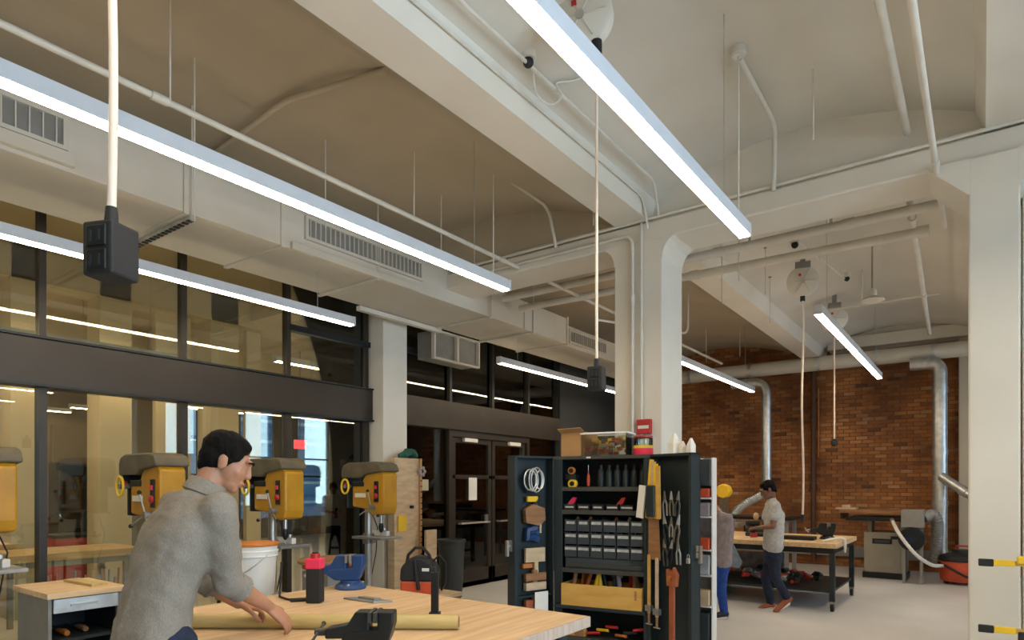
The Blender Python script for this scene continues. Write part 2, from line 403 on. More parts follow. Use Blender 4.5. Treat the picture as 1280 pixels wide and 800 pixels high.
# next room, seen through the glass
for (x0, x1, y0, y1, lab) in ((-9.7, -9.3, 3.55, 3.95, 'cream column in the next room behind the glass, left of the brown panel'),
                        (-9.7, -9.3, 5.05, 5.50, 'cream column in the next room behind the head of the bending man'),
                        (-9.7, -9.3, 2.60, 2.90, 'cream column in the next room near the left photo edge'),
                        (-9.7, -9.3, 8.0, 8.35, 'cream column in the next room beside the partition end')):
    struct(B(x0, x1, y0, y1, 0, 4.6), 'concrete_column', 'tan_wall', label=lab, bevel=.01)
for (a, b) in ((4.35, 4.85), (5.75, 6.0), (2.15, 2.45)): struct(B(-9.6, -9.5, a, b, 0, 4.6), 'trim_5', 'tan_wall')
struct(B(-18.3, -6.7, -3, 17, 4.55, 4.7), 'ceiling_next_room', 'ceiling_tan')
for x in (-9.5, -13): struct(B(x-.2, x+.2, -3, 17, 4.1, 4.56), 'ceiling_beam', 'tan_wall', label='tan beam on the ceiling of the next room, %s row' % ('nearer' if x > -10 else 'farther'))
for y in (.5, 5.9): struct(B(-18, -6.9, y-.2, y+.2, 4.2, 4.56), 'ceiling_beam', 'tan_wall', label='tan cross beam on the next room ceiling, ' + ('behind the column' if y > 3 else 'at the left'))
one(B(-12.1, -12.0, 3.9, 4.62, 0, 2.6), 'partition_panel', 'brown_wall', 'tall brown partition panel in the next room behind the black shelf', 'panel', group=None)
one(B(-12.1, -12.0, 5.0, 5.75, 0, 3.3), 'partition_panel', 'brown_wall', 'tall brown partition panel in the next room left of the first blue window', 'panel')
sh = thing('storage_shelf', 'black glass fronted storage shelf in the next room behind the partition', 'shelf', (-11.7, 4.2, 0))
MB().box(-.2, -.17, -.38, .38, 0, 1.97).box(-.2, .2, -.38, -.35, 0, 1.97).box(-.2, .2, .35, .38, 0, 1.97).build('carcass', 'black_metal', sh)
for k in range(6): B(-.17, .19, -.35, .35, .1+k*.365, .13+k*.365).build('shelf_board', 'cabinet', sh)
tcst = thing('tool_chest', 'red rolling tool chest in the next room behind the partition', 'tool chest', (-10.2, 3.55, 0))
B(-.25, .25, -.27, .27, .12, .90).build('body', 'red', tcst, bevel=.01); B(-.26, .26, -.28, .28, .90, .94).build('worktop', 'black_metal', tcst)
for k in range(4): B(.25, .265, -.25, .25, .16+k*.18, .32+k*.18).build('drawer', 'red', tcst, bevel=.004)
for sx in (-.2, .2):
    for sy in (-.22, .22): MB().cyl((sx, sy-.015, .06), (sx, sy+.015, .06), .06).build('caster', 'black_rubber', tcst)
wb2 = thing('wooden_workbench', 'long butcher block workbench in the next room behind the glass', 'workbench', (-8.0, 1.9, 0))
for k in range(6): B(-.42+k*.14, -.282+k*.14, -1.45, 1.45, .845, .92).build('board', 'wood_light', wb2, bevel=.003)
B(-.36, .36, -1.35, 1.35, .78, .845).build('frame', 'grey_metal', wb2)
for sx in (-.33, .33):
    for sy in (-1.3, 1.3): B(sx-.03, sx+.03, sy-.03, sy+.03, 0, .78).build('leg', 'grey_metal', wb2)
b3 = thing('work_table', 'low wooden work table in the next room at the left photo edge', 'table', (-9.05, 1.95, 0))
B(-.3, .3, -.8, .55, .90, .95).build('tabletop', 'wood_light', b3)
for sx in (-.27, .27):
    for sy in (-.75, .5): B(sx-.025, sx+.025, sy-.025, sy+.025, 0, .90).build('leg', 'grey_metal', b3)
# far wall of the next room with tall windows on the street
wy = [(8.05, 9.50), (10.7, 11.95), (12.7, 14.0)]
fw = MB(); lo = -3.0
for a, b in wy: fw.box(-18.3, -18.0, lo, a, 0, 5.0).box(-18.3, -18.0, a, b, 0, .55).box(-18.3, -18.0, a, b, 4.0, 5.0); lo = b
fw.box(-18.3, -18.0, lo, 17, 0, 5.0); struct(fw, 'wall_far_left', 'dark_wall')
struct(B(-17.98, -17.9, 4.0, 8.0, 0, 4.5), 'trim_6', 'brown_wall')
for i, (a, b) in enumerate(wy):
    wn = thing('window_%d' % (8+i), None, None, (-18.15, (a+b)/2, .55), kind='structure'); h = (b-a)/2
    MB().frame(-h, h, 0, 3.45, -.04, .04, .06, Matrix.Rotation(PI/2, 4, 'Z')).box(-.03, .03, -h, h, 1.35, 1.41).build('window_frame', 'bronze', wn)
    B(-.004, .004, -h+.05, h-.05, .05, 3.4).build('glass_pane', 'clear', wn)
def far_building(y0, y1, m, lab, x=-24, n=9, h=12):
    o = thing('street_building', lab, 'building', (x, (y0+y1)/2, -1)); hw = (y1-y0)/2
    B(-2, 0, -hw, hw, 0, h).build('wall', m, o)
    for k in range(n): B(0, .06, -hw+.05, hw-.05, 1+k*h/n*.85, 1.12+k*h/n*.85).build('siding_board', 'facade_pale' if m == 'facade' else 'facade', o)
far_building(9.5, 14.0, 'facade_pale', 'pale blue building seen through the leftmost far window', n=6)
far_building(14.05, 16.5, 'facade', 'blue clad building seen through the middle far window', n=12)
far_building(16.55, 24.0, 'facade', 'blue clad building seen through the far window beside the red sign', n=12)
one(MB().cyl((-23.6, 15.2, -.9), (-23.6, 15.8, 4.6), .10), 'street_awning_rail', 'white_plastic', 'white sloping rail outside the middle far window', 'rail')
es = thing('exit_sign', 'small red lit sign hanging in the next room before the far window', 'sign', (-12.0, 8.52, 2.42))
B(-.02, .02, -.14, .14, 0, .19).build('sign_face', 'exit_red', es); MB().cyl((0, 0, .19), (0, 0, 2.14), .008).build('hanger', 'black_metal', es)
# light falling in stripes on the floor beyond the doors, put in as pale slats
for k in range(4): struct(B(-9.2+k*.55, -8.95+k*.55, 7.2, 12.0, 0, .03), 'lit_floor_stripe', 'tan_wall')
st = thing('black_curtain', 'dark folded curtain hanging behind the glass doors', 'curtain', (-10.6, 11.2, 0))
cm = MB(); pts = [(.05*math.sin(k*1.3), -2.2+k*.1) for k in range(50)]
cm.add([(p[0], p[1], z) for z in (0.02, 4.0) for p in pts], [(k, k+1, 51+k, 50+k) for k in range(49)])
co = cm.build('cloth', 'brown_wall', st); sm = co.modifiers.new('thick', 'SOLIDIFY'); sm.thickness = .02
# ------------------------------------------------------------------ light strips
def strip(x, y0, y1, label, group, zb=3.33, dm='diffuser'):
    r = thing('pendant_light', label, 'light', (x, (y0+y1)/2, zb), group=group); h = (y1-y0)/2
    MB().box(-.038, .038, -h, h, .012, .095).build('housing', 'housing', r, bevel=.003)
    B(-.034, .034, -h+.01, h-.01, 0, .012).build('diffuser', dm, r)
    for s in (-1, 1):
        MB().box(-.04, .04, s*h-.012, s*h+.012, 0, .097).build('end_cap', 'housing', r)
        MB().cyl((0, s*(h-.45), .095), (0, s*(h-.45), .47 if abs(x+5.48) < .01 else 1.29), .003, n=6).build('suspension_cable', 'steel', r)
    return r
G1 = 'long light strips in rows over the workshop'
strip(-1.33, -.35, 4.55, 'bright pendant light strip highest in the photo, nearest the centre column', G1)
strip(-3.40, -.35, 4.55, 'long bright light strip running in front of the air duct at upper left', G1)
strip(-5.48, -.35, 4.55, 'light strip hanging below the air duct close to the glass partition', G1)
strip(-1.33, 7.0, 11.8, 'short looking light strip in front of the brick wall, far right', G1)
strip(-3.40, 7.1, 12.1, 'light strip just right of the centre column before the brick wall', G1)
strip(-5.48, 7.15, 12.1, 'light strip left of the centre column above the dark doors', G1)
strip(.74, -.35, 4.55, 'light strip outside the frame over the street side bay, nearer row', G1)
strip(2.81, -.35, 4.55, 'light strip outside the frame beside the street windows, nearer row', G1)
strip(.74, 7.0, 11.8, 'light strip outside the frame over the street side bay, farther row', G1)
G2 = 'light strips in the next room'
for x, y0, y1, l in ((-9.0, -.4, 4.5, 'light strip in the next room closest to the glass, nearer row'), (-14.6, -.4, 4.4, 'light strip in the next room deep behind the left panes, nearer row'),
                     (-11.0, 7.2, 9.2, 'light strip in the next room over the path to the doors'), (-14.2, 5.9, 8.6, 'light strip in the next room above the first blue window'),
                     (-16.2, 5.6, 7.2, 'light strip in the next room just left of the first blue window'), (-17.3, 3.2, 6.0, 'farthest light strip in the next room, behind the brown panels'),
                     (-7.9, 5.2, 9.9, 'added fill strip in the next room beside the cream column at the partition end'), (-11.2, -.4, 4.5, 'added fill strip in the next room over the black storage shelf'), (-12.6, 10.5, 15, 'added fill strip in the next room towards its far windows')):  # strips on this line are added fill, only there to brighten the next room
    strip(x, y0, y1, l, G2, dm='diffuser_warm')

# ------------------------------------------------------------------ air duct
du = thing('air_duct', 'large cream rectangular air duct running along the glass partition', 'duct', (-5.62, 0, 3.8))
D0, D1 = -.47, .47
for a, b, zt in ((-3, 2.59, .39), (2.59, 3.47, .39), (3.47, 6.55, .385), (6.55, 7.30, .385), (7.30, 7.52, .385), (7.52, 8.44, .385)):
    B(D0, D1, a+.008, b-.008, 0, zt).build('duct_section', 'duct_paint', du, bevel=.004)
B(D0+.02, D1-.12, 8.44, 13.0, .01, .34).build('duct_section', 'duct_paint', du, bevel=.004)
for y in (2.59, 3.47, 6.55, 7.52, 8.44):
    MB().frame(D0-.018, D1+.018, -.018, .405, y-.022, y+.022, .022).build('flange', 'duct_paint', du)
def grille(y0, y1, x, z0, z1, n):
    g = MB().frame(y0, y1, z0, z1, -.035, .012, .03, Matrix.Translation((x, 0, 0)) @ Matrix.Rotation(PI/2, 4, 'Z')).build('register_frame', 'duct_paint', du, bevel=.002)
    B(x-.002, x+.012, y0+.03, y1-.03, z0+.03, z1-.03).build('register_throat', 'grey_metal', du)
    m_ = MB()
    for k in range(n):
        y = y0+.03+(y1-y0-.06)*(k+.5)/n; o_ = MB().box(x+.004, x+.026, y-.004, y+.004, z0+.03, z1-.03).build('blade', 'pipe_white', du) if k < 30 else None
grille(3.70, 5.27, D1, .13, .355, 26); grille(-.3, 1.76, D1, .13, .37, 26)
grille(8.66, 9.9, D1-.12, .07, .29, 18)
B(D1-.01, D1+.05, -.5, 1.80, .03, .12).build('register_ledge', 'duct_paint', du, bevel=.004)
B(D1-.01, D1+.04, 3.55, 5.2, -.01, .06).build('register_ledge', 'duct_paint', du, bevel=.004)
# threaded hanger channel under the duct
hr = thing('duct_hanger_channel', 'slotted metal channel strapped under the air duct', 'bracket', (-5.62, 2.62, 3.76))
MB().box(-.5, .52, -.02, .02, -.02, .015).build('channel', 'galv', hr)
for k in range(14): B(-.46+k*.07, -.42+k*.07, -.022, .022, -.026, -.018).build('slot', 'black_metal', hr)
for s in (-.49, .51): MB().cyl((s, 0, -.03), (s, 0, .9), .007, n=8).build('rod', 'pipe_white', hr)
for i, (y, n_) in enumerate(((-.6, 'at the far left'), (4.6, 'above the slotted register'), (6.5, 'behind the cross beam'), (7.5, 'near the doors'))):
    dh = thing('duct_hanger', 'thin pair of rods hanging the air duct ' + n_, 'hanger', (-5.62, y, 4.2), group='duct hanger rods')
    for s in (-.49, .49): MB().cyl((s, 0, -.42), (s, 0, .42), .006, n=8).build('rod', 'pipe_white', dh)
    B(-.5, .5, -.015, .015, -.43, -.405).build('crossbar', 'pipe_white', dh)
# return box beside the partition
rb = thing('return_grille_box', 'open framed return grille box below the duct beside the pale column', 'vent', (-6.2, 7.05, 3.60))
R90 = Matrix.Rotation(PI/2, 4, 'Z')
MB().frame(-.5, .5, -.21, .2, -.03, .03, .025, Matrix.Translation((.02, 0, 0)) @ R90).box(-.01, .05, -.02, .02, -.2, .2).build('frame', 'duct_paint', rb)
B(-.30, -.01, -.48, .48, -.19, .19).build('box', 'grey_metal', rb)
one(MB().box(-6.13, -6.06, 5.15, 6.6, 3.735, 3.79), 'conduit_channel', 'pipe_white', 'short pale channel along the lower back edge of the duct', 'channel')

# ------------------------------------------------------------------ pipes, conduits, hangers
def pipe(name, label, cat, pts, r, m='pipe_white', joints=(), group=None, jr=1.35, jl=.05, n=12, jm=None):
    base = Vector(pts[0]); o = thing(name, label, cat, base, group=group)
    pp = []                                                          # rounded corners
    P = [Vector(p)-base for p in pts]
    for i, p in enumerate(P):
        if 0 < i < len(P)-1:
            a = (P[i-1]-p); b = (P[i+1]-p); d = min(a.length, b.length)*.45; d = min(d, max(.12, 3*r)); a.normalize(); b.normalize()
            for k in range(7):
                t = k/6; pp.append((p+a*d)*(1-t)**2+p*2*t*(1-t)+(p+b*d)*t*t)
        else: pp.append(p)
    MB().tube(pp, r, n).build('pipe_run', m, o)
    for j in joints:
        j = Vector(j[:3])-base if len(j) == 3 else None
        # coupling along the nearest segment
        best = None
        for a, b in zip(pp[:-1], pp[1:]):
            ab = b-a
            if ab.length < 1e-6: continue
            t = max(0, min(1, (j-a).dot(ab)/ab.length_squared)); q = a+ab*t
            if best is None or (q-j).length < best[0]: best = ((q-j).length, q, ab.normalized())
        MB().cyl(best[1]-best[2]*jl, best[1]+best[2]*jl, r*jr, n=n).build('coupling', jm or m, o)
    return o
pipe('sprinkler_pipe', 'long thin white pipe crossing the tan ceiling above the duct', 'pipe', [(-4.10, -2.5, 4.0), (-4.10, 12.5, 4.0)], .021, joints=[(-4.1, 1.9, 4), (-4.1, 5.4, 4), (-4.1, 7, 4)])
pipe('sprinkler_pipe', 'thick white ceiling pipe left of the right hand column, ending at the cross beam', 'pipe', [(-.46, -2.5, 4.30), (-.46, 5.72, 4.30)], .026, joints=[(-.46, 2.3, 4.3)])
pipe('sprinkler_pipe', 'white pipe passing under the cross beam closest to the right hand column', 'pipe', [(-.27, -2.5, 3.92), (-.27, 6.9, 3.92)], .02, joints=[(-.27, 3, 3.92), (-.27, 5.5, 3.92)])
pipe('sprinkler_pipe', 'white pipe continuing beyond the cross beam towards the far wall', 'pipe', [(-.50, 6.15, 4.12), (-.70, 12.6, 4.12)], .028, joints=[(-.53, 7.1, 4.12), (-.62, 10, 4.12)])
pipe('cross_pipe', 'thick pale pipe crossing behind the centre column, upper of two', 'pipe', [(-5.0, 6.62, 4.03), (.5, 6.62, 4.03)], .045, joints=[(-2.2, 6.62, 4.03), (-1.0, 6.62, 4.03)], jr=1.15)
pipe('cross_pipe', 'thick pale capped pipe crossing behind the centre column, lower of two', 'pipe', [(-5.0, 7.0, 3.99), (-.42, 7.0, 3.95)], .045, joints=[(-2.6, 7, 3.97), (-.44, 7, 3.95)], jr=1.2)
pipe('conduit', 'thin conduit laid on the ledge of the cross beam', 'conduit', [(-5.0, 5.685, 4.15), (3.3, 5.685, 4.15)], .016)
pipe('conduit', 'conduit along the cross beam bending down the front of the centre column', 'conduit', [(-4.9, 5.67, 4.03), (-2.72, 5.67, 4.03), (-2.72, 5.67, .1)], .017, joints=[(-2.72, 5.67, 1.9), (-2.72, 5.67, 3.4)])
pipe('conduit', 'straight conduit down the middle of the centre column', 'conduit', [(-2.63, 5.675, 4.12), (-2.63, 5.675, .1)], .014, joints=[(-2.63, 5.675, 3.0)])
pipe('conduit', 'lower conduit running along the side of the long ceiling beam', 'conduit', [(-2.53, -2.5, 4.28), (-2.53, 5.5, 4.28), (-2.56, 5.66, 4.05)], .011)
pipe('conduit', 'upper conduit running beside the long ceiling beam to the black socket', 'conduit', [(-2.38, -2.5, 4.35), (-2.38, 5.4, 4.35), (-2.45, 5.66, 4.15)], .012)
pipe('conduit', 'bent conduit with a round box on the vaulted ceiling near the cross beam', 'conduit', [(-1.35, 4.5, 4.56), (-1.35, 5.42, 4.53), (-1.41, 5.66, 4.46), (-1.42, 5.67, 4.10)], .019)
pipe('conduit', 'bent conduit on the tan ceiling left of the long beam', 'conduit', [(-3.71, 4.80, 4.585), (-3.63, 5.58, 4.50), (-3.60, 5.68, 4.1)], .017)
pipe('conduit', 'slanting pipe on the tan ceiling running towards the long beam', 'conduit', [(-6.3, 3.05, 4.36), (-5.5, 3.03, 4.58), (-4.4, 3.0, 4.63), (-3.2, 2.95, 4.38)], .022, m='ceiling_tan')
pipe('conduit', 'loop of flexible conduit hanging from the ceiling beside the black socket', 'conduit', [(-2.40, 3.50, 4.36), (-2.45, 3.60, 4.26), (-2.40, 3.72, 4.22), (-2.33, 3.78, 4.30), (-2.38, 3.72, 4.38), (-2.28, 3.85, 4.42), (-2.15, 3.95, 4.50)], .008)
pipe('conduit', 'pale conduit bracket above the cross pipes, nearer the column', 'conduit', [(-1.9, 6.66, 4.03), (-1.9, 6.66, 4.42), (-1.78, 6.7, 4.42), (-1.60, 7.4, 4.46)], .014)
pipe('conduit', 'pale conduit bracket above the cross pipes, nearer the right column', 'conduit', [(-1.15, 6.66, 4.03), (-1.15, 6.66, 4.40), (-1.03, 6.7, 4.42), (-.98, 7.0, 4.5)], .014)
pipe('conduit', 'thin conduit slanting over the far vault to a black socket', 'conduit', [(-1.72, 7.6, 4.40), (-1.5, 9.6, 4.40)], .013, joints=[(-1.6, 8.6, 4.4)])
pipe('sprinkler_pipe', 'thin white pipe with dropped end over the light strip right of the column', 'pipe', [(-4.0, 7.3, 3.75), (-3.35, 8.75, 3.75), (-3.35, 8.75, 4.4)], .018)
def jbox(name, label, cat, c, r, h, m='pipe_white', extra=None):
    o = thing(name, label, cat, c); MB().cyl((0, 0, -h), (0, 0, 0), r, n=18).build('box', m, o, bevel=.004)
    if extra: MB().ell((0, 0, -h-.02), .035).build('socket', 'black_rubber', o)
    else: MB().cyl((0, 0, -h-.008), (0, 0, -h), r*.8, n=18).build('lid', m, o)
    return o
jbox('ceiling_junction_box', 'round junction box on the vaulted ceiling with a bent conduit and thin rod', 'junction box', (-1.35, 4.47, 4.62), .05, .055)
jbox('ceiling_junction_box', 'round junction box on the tan ceiling left of the long beam', 'junction box', (-3.73, 4.78, 4.66), .05, .055, m='duct_paint')
jbox('ceiling_socket', 'round ceiling socket with black plug above the loop of conduit', 'socket', (-2.38, 3.42, 4.45), .05, .07, extra=True)
jbox('ceiling_socket', 'small black socket on the far vault between the two cord reels', 'socket', (-1.48, 9.7, 4.50), .05, .06, extra=True)
jbox('ceiling_socket', 'small black socket by the cross pipes left of the hanging lamp', 'socket', (-1.55, 7.02, 4.20), .05, .10, extra=True)
for i, (x, y, z0, z1, lab) in enumerate(((-4.07, 1.95, 4.0, 4.62, 'thin rod holding the long thin pipe beside the hanging box cord'),
        (-4.55, 2.35, 3.5, 4.64, 'thin rod hanging from the tan ceiling right of the hanging box cord'),
        (-4.15, 4.15, 4.0, 4.62, 'thin rod holding the long thin pipe above the duct register'),
        (-4.7, 3.6, 3.9, 4.62, 'thin rod left of the slotted duct register'), (-4.6, 5.0, 3.9, 4.62, 'thin rod just left of the cross beam over the duct'),
        (-3.73, 4.78, 3.45, 4.6, 'thin rod dropping from the tan ceiling box to the end of the light strip'),
        (-3.0, 5.4, 4.1, 4.5, 'thin rod just left of the centre column capital'), (-1.35, 4.47, 3.44, 4.56, 'thin rod dropping from the round ceiling box to the highest light strip'),
        (-.98, 5.0, 4.1, 4.6, 'thin pale rod right of the bent ceiling conduit'), (-2.0, 6.64, 3.7, 4.5, 'thin rod through the cross pipes beside the big light strip'),
        (-2.3, 7.02, 3.6, 4.5, 'thin rod through the cross pipes right of the centre column'), (-2.1, 8.0, 3.9, 4.45, 'short thin rod beside the nearer cord reel'),
        (-2.3, 9.0, 3.8, 4.4, 'short thin rod left of the long cord before the brick wall'), (-3.6, 12.0, 4.0, 4.5, 'short rod carrying the tan pipe before the brick wall'),
        (-4.3, 12.2, 4.0, 4.6, 'thin rod over the tan duct left of the steel drop'))):
    z1 += .07 if x < -3 else .02
    h_ = thing('hanger_rod', lab, 'rod', (x, y, z0), group='thin ceiling hanger rods')
    MB().cyl((0, 0, 0), (0, 0, z1-z0), .006, n=8).build('rod', 'pipe_white', h_); MB().cyl((0, 0, z1-z0-.01), (0, 0, z1-z0), .02, n=8).build('anchor', 'grey_metal', h_)

# hanging lamp
hl = thing('hanging_lamp', 'small white bell lamp on a rod under the far vault', 'lamp', (-1.08, 8.9, 3.86))
MB().lathe([(.12, 0), (.13, .01), (.11, .035), (.05, .06), (.05, .13), (.035, .15), (.0, .15)], n=20).build('shade', 'pipe_white', hl)
MB().cyl((0, 0, .14), (0, 0, .75), .011).build('rod', 'tan_pipe', hl); MB().cyl((0, 0, .70), (0, 0, .75), .05).build('canopy', 'pipe_white', hl)
cf = thing('ceiling_fan_blade_bracket', 'thin dusty brass coloured bracket arms reaching across the far vault', 'bracket', (-1.35, 10.1, 4.12))
MB().prism([(-.02, -.03), (.85, -.01), (.9, 0), (.85, .012), (-.02, .03)], 0, .018, 'Z').build('arm', 'pipe_white', cf)
MB().prism([(-.6, -.008), (.02, -.03), (.02, .03), (-.6, .01)], .0, .018, 'Z').build('arm', 'pipe_white', cf)
MB().cyl((0, 0, -.02), (0, 0, .5), .012).build('rod', 'pipe_white', cf)

# cord reels and their drops, all under x = -1.85
def reel(y, z, label, x=-1.85):
    o = thing('cord_reel', label, 'cord reel', (x, y, z)); q = Matrix.Rotation(.25, 4, 'Z')
    MB().lathe([(0, -.05), (.17, -.05), (.19, -.035), (.19, .035), (.17, .05), (0, .05)], mx=(q @ Matrix.Rotation(PI/2, 4, 'X')).to_3x3(), n=28).build('drum', 'paint', o)
    for k in range(6):
        a = k*PI/3
        MB().cyl(q @ Vector((.03*math.cos(a), -.052, .03*math.sin(a))), q @ Vector((.16*math.cos(a), -.052, .16*math.sin(a))), .005, n=6).build('rib', 'duct_paint', o)
    MB().cyl(q @ Vector((0, -.06, 0)), q @ Vector((0, .06, 0)), .028).build('hub', 'steel', o)
    MB().box(-.09, .09, -.06, .06, .16, .24, q).box(-.03, .03, -.03, .03, .24, .45, q).build('bracket', 'grey_metal', o)
    MB().box(-.05, -.02, -.06, -.052, .06, .09, q).build('warning_sticker', 'red', o)
    MB().cyl(q @ Vector((-.0, 0, -.25)), q @ Vector((-.0, 0, -.17)), .03).build('cord_guide', 'black_rubber', o)
    return o
reel(3.37, 4.42, 'round cord reel on the ceiling beside the highest light strip', -1.95)
reel(8.8, 4.22, 'round cord reel on the far vault, nearer one, feeding the long white cord')
reel(10.98, 4.20, 'round cord reel on the far vault above the short light strip, farther one')
def drop_box(y, zt, ztop, label, r=.011, wob=0, rot=.2):
    o = thing('power_drop', label, 'power box', (-1.85, y, zt)); 
    q = Matrix.Rotation(-.30, 4, 'Z')
    b = B(-.046, .046, -.046, .046, -.14, 0).build('socket_box', 'black_rubber', o, bevel=.007); b.rotation_euler[2] = rot
    for k in (0, 1):
        f = MB().box(-.030, .030, -.051, -.044, -.130+k*.062, -.075+k*.062).build('outlet_face', 'black_metal', o, bevel=.004); f.rotation_euler[2] = rot
        g = MB().box(-.016, -.010, -.054, -.050, -.118+k*.062, -.09+k*.062).box(.010, .016, -.054, -.050, -.118+k*.062, -.09+k*.062).build('outlet_slot', 'cabinet', o); g.rotation_euler[2] = rot
    MB().cyl((0, 0, 0), (0, 0, .05), .018, .014).build('strain_relief', 'black_rubber', o)
    pts = [(wob*math.sin(k*.7)*.012, 0, .04+(ztop-zt-.04)*k/14) for k in range(15)]
    MB().tube(pts, r, 12).build('cord', 'cord_white', o)
    MB().cyl((0, 0, ztop-zt-.03), (0, 0, ztop-zt+.05), .032).build('cord_guide', 'black_rubber', o)
    return o
drop_box(.735, 2.285, 4.4, 'large black power box hanging on a thick white cord at upper left', wob=1, rot=.407)
drop_box(3.37, 2.31, 4.2, 'black power box hanging on a white cord in front of the centre column', .0085)
lc = thing('extension_lead', 'long white cord hanging to the workbench in front of the brick wall', 'cord', (-1.85, 8.80, 1.22))
MB().tube([(.01*math.sin(k*.9)-.005*k*.0, 0, k*.28) for k in range(10)] + [(0, 0, 2.86)], .013).build('cord', 'cord_white', lc)
MB().cyl((0, 0, -.07), (0, 0, .02), .022).build('plug', 'black_rubber', lc)
pc = thing('power_drop', 'white cord with a small round black plug against the brick wall', 'power box', (-1.85, 10.98, 2.28))
MB().tube([(0, 0, .03), (0, 0, 2.02)], .012).build('cord', 'cord_white', pc); MB().ell((0, 0, 0), (.05, .05, .06)).build('plug', 'black_rubber', pc)

# ------------------------------------------------------------------ dust extraction ducts on the brick wall
pipe('dust_duct', 'large horizontal tan dust duct under the ceiling along the brick wall', 'duct', [(-6.2, 13.75, 4.02), (3.2, 13.75, 4.02)], .14, m='duct_paint', joints=[(x, 13.75, 4.02) for x in (-5.2, -3.9, -2.6, -1.6, -.7)], jr=1.05, n=20, jm='galv', jl=.03)
pipe('dust_duct', 'shiny steel duct elbow dropping down the brick wall to the flexible hose', 'duct', [(-4.25, 13.62, 3.74), (-3.55, 13.62, 3.74), (-3.55, 13.62, 1.60)], .095, m='galv', joints=[(-3.55, 13.62, 3.3), (-3.55, 13.62, 2.4), (-3.55, 13.62, 1.62)], jr=1.07, n=18)
pipe('dust_duct', 'shiny steel duct dropping down the brick wall beside the red vacuum', 'duct', [(-1.05, 13.6, 3.80), (-.60, 13.6, 3.80), (-.60, 13.6, .40)], .115, m='galv', joints=[(-.6, 13.6, 3.3), (-.6, 13.6, 2.2), (-.6, 13.6, 1.3), (-.6, 13.6, .44)], jr=1.07, n=18)
pipe('dust_duct', 'short slanting steel branch duct at the right of the steel drop', 'duct', [(-.58, 13.5, 1.78), (-.10, 13.3, 1.40), (-.10, 13.3, 1.2)], .075, m='galv', joints=[(-.25, 13.36, 1.52)], jr=1.15, n=16)
def flex(name, label, pts, r, m='galv', rib=.02, cat='hose'):
    base = Vector(pts[0]); o = thing(name, label, cat, base)
    P = [Vector(p)-base for p in pts]; out = []
    P = [P[0]*2-P[1]]+P+[P[-1]*2-P[-2]]
    for i in range(1, len(P)-2):
        L = max(3, int((P[i+1]-P[i]).length/rib))
        for k in range(L):
            t = k/L; a, b, c, d = P[i-1:i+3]
            out.append(.5*((2*b)+(c-a)*t+(2*a-5*b+4*c-d)*t*t+(3*b-a-3*c+d)*t**3))
    out.append(P[-2]); rr = [r*(1+.07*(-1)**k) for k in range(len(out))]
    MB().tube(out, rr, 12).build('hose_wall', m, o, smooth=True)
    MB().cyl(out[0]-(out[1]-out[0]).normalized()*.04, out[0]+(out[1]-out[0]).normalized()*.04, r*1.15).build('hose_collar', 'grey_metal', o)
    return o
flex('dust_hose', 'ribbed silver hose curving from the steel drop towards the bench', [(-3.55, 13.62, 1.58), (-3.62, 13.45, 1.42), (-3.9, 13.2, 1.22), (-4.05, 13.0, .98), (-4.05, 12.9, .60), (-4.0, 12.8, .0)], .085)
pipe('wall_pipe', 'dark downpipe on the brick wall between the two steel drops', 'pipe', [(-2.78, 14.2, 4.3), (-2.78, 14.2, .1)], .05, m='brown_pipe', joints=[(-2.78, 14.2, 3), (-2.78, 14.2, 1.6)])
pipe('wall_pipe', 'thin orange strip of conduit beside the dark downpipe', 'pipe', [(-2.69, 14.24, 3.6), (-2.69, 14.24, 2.2)], .014, m='orange')
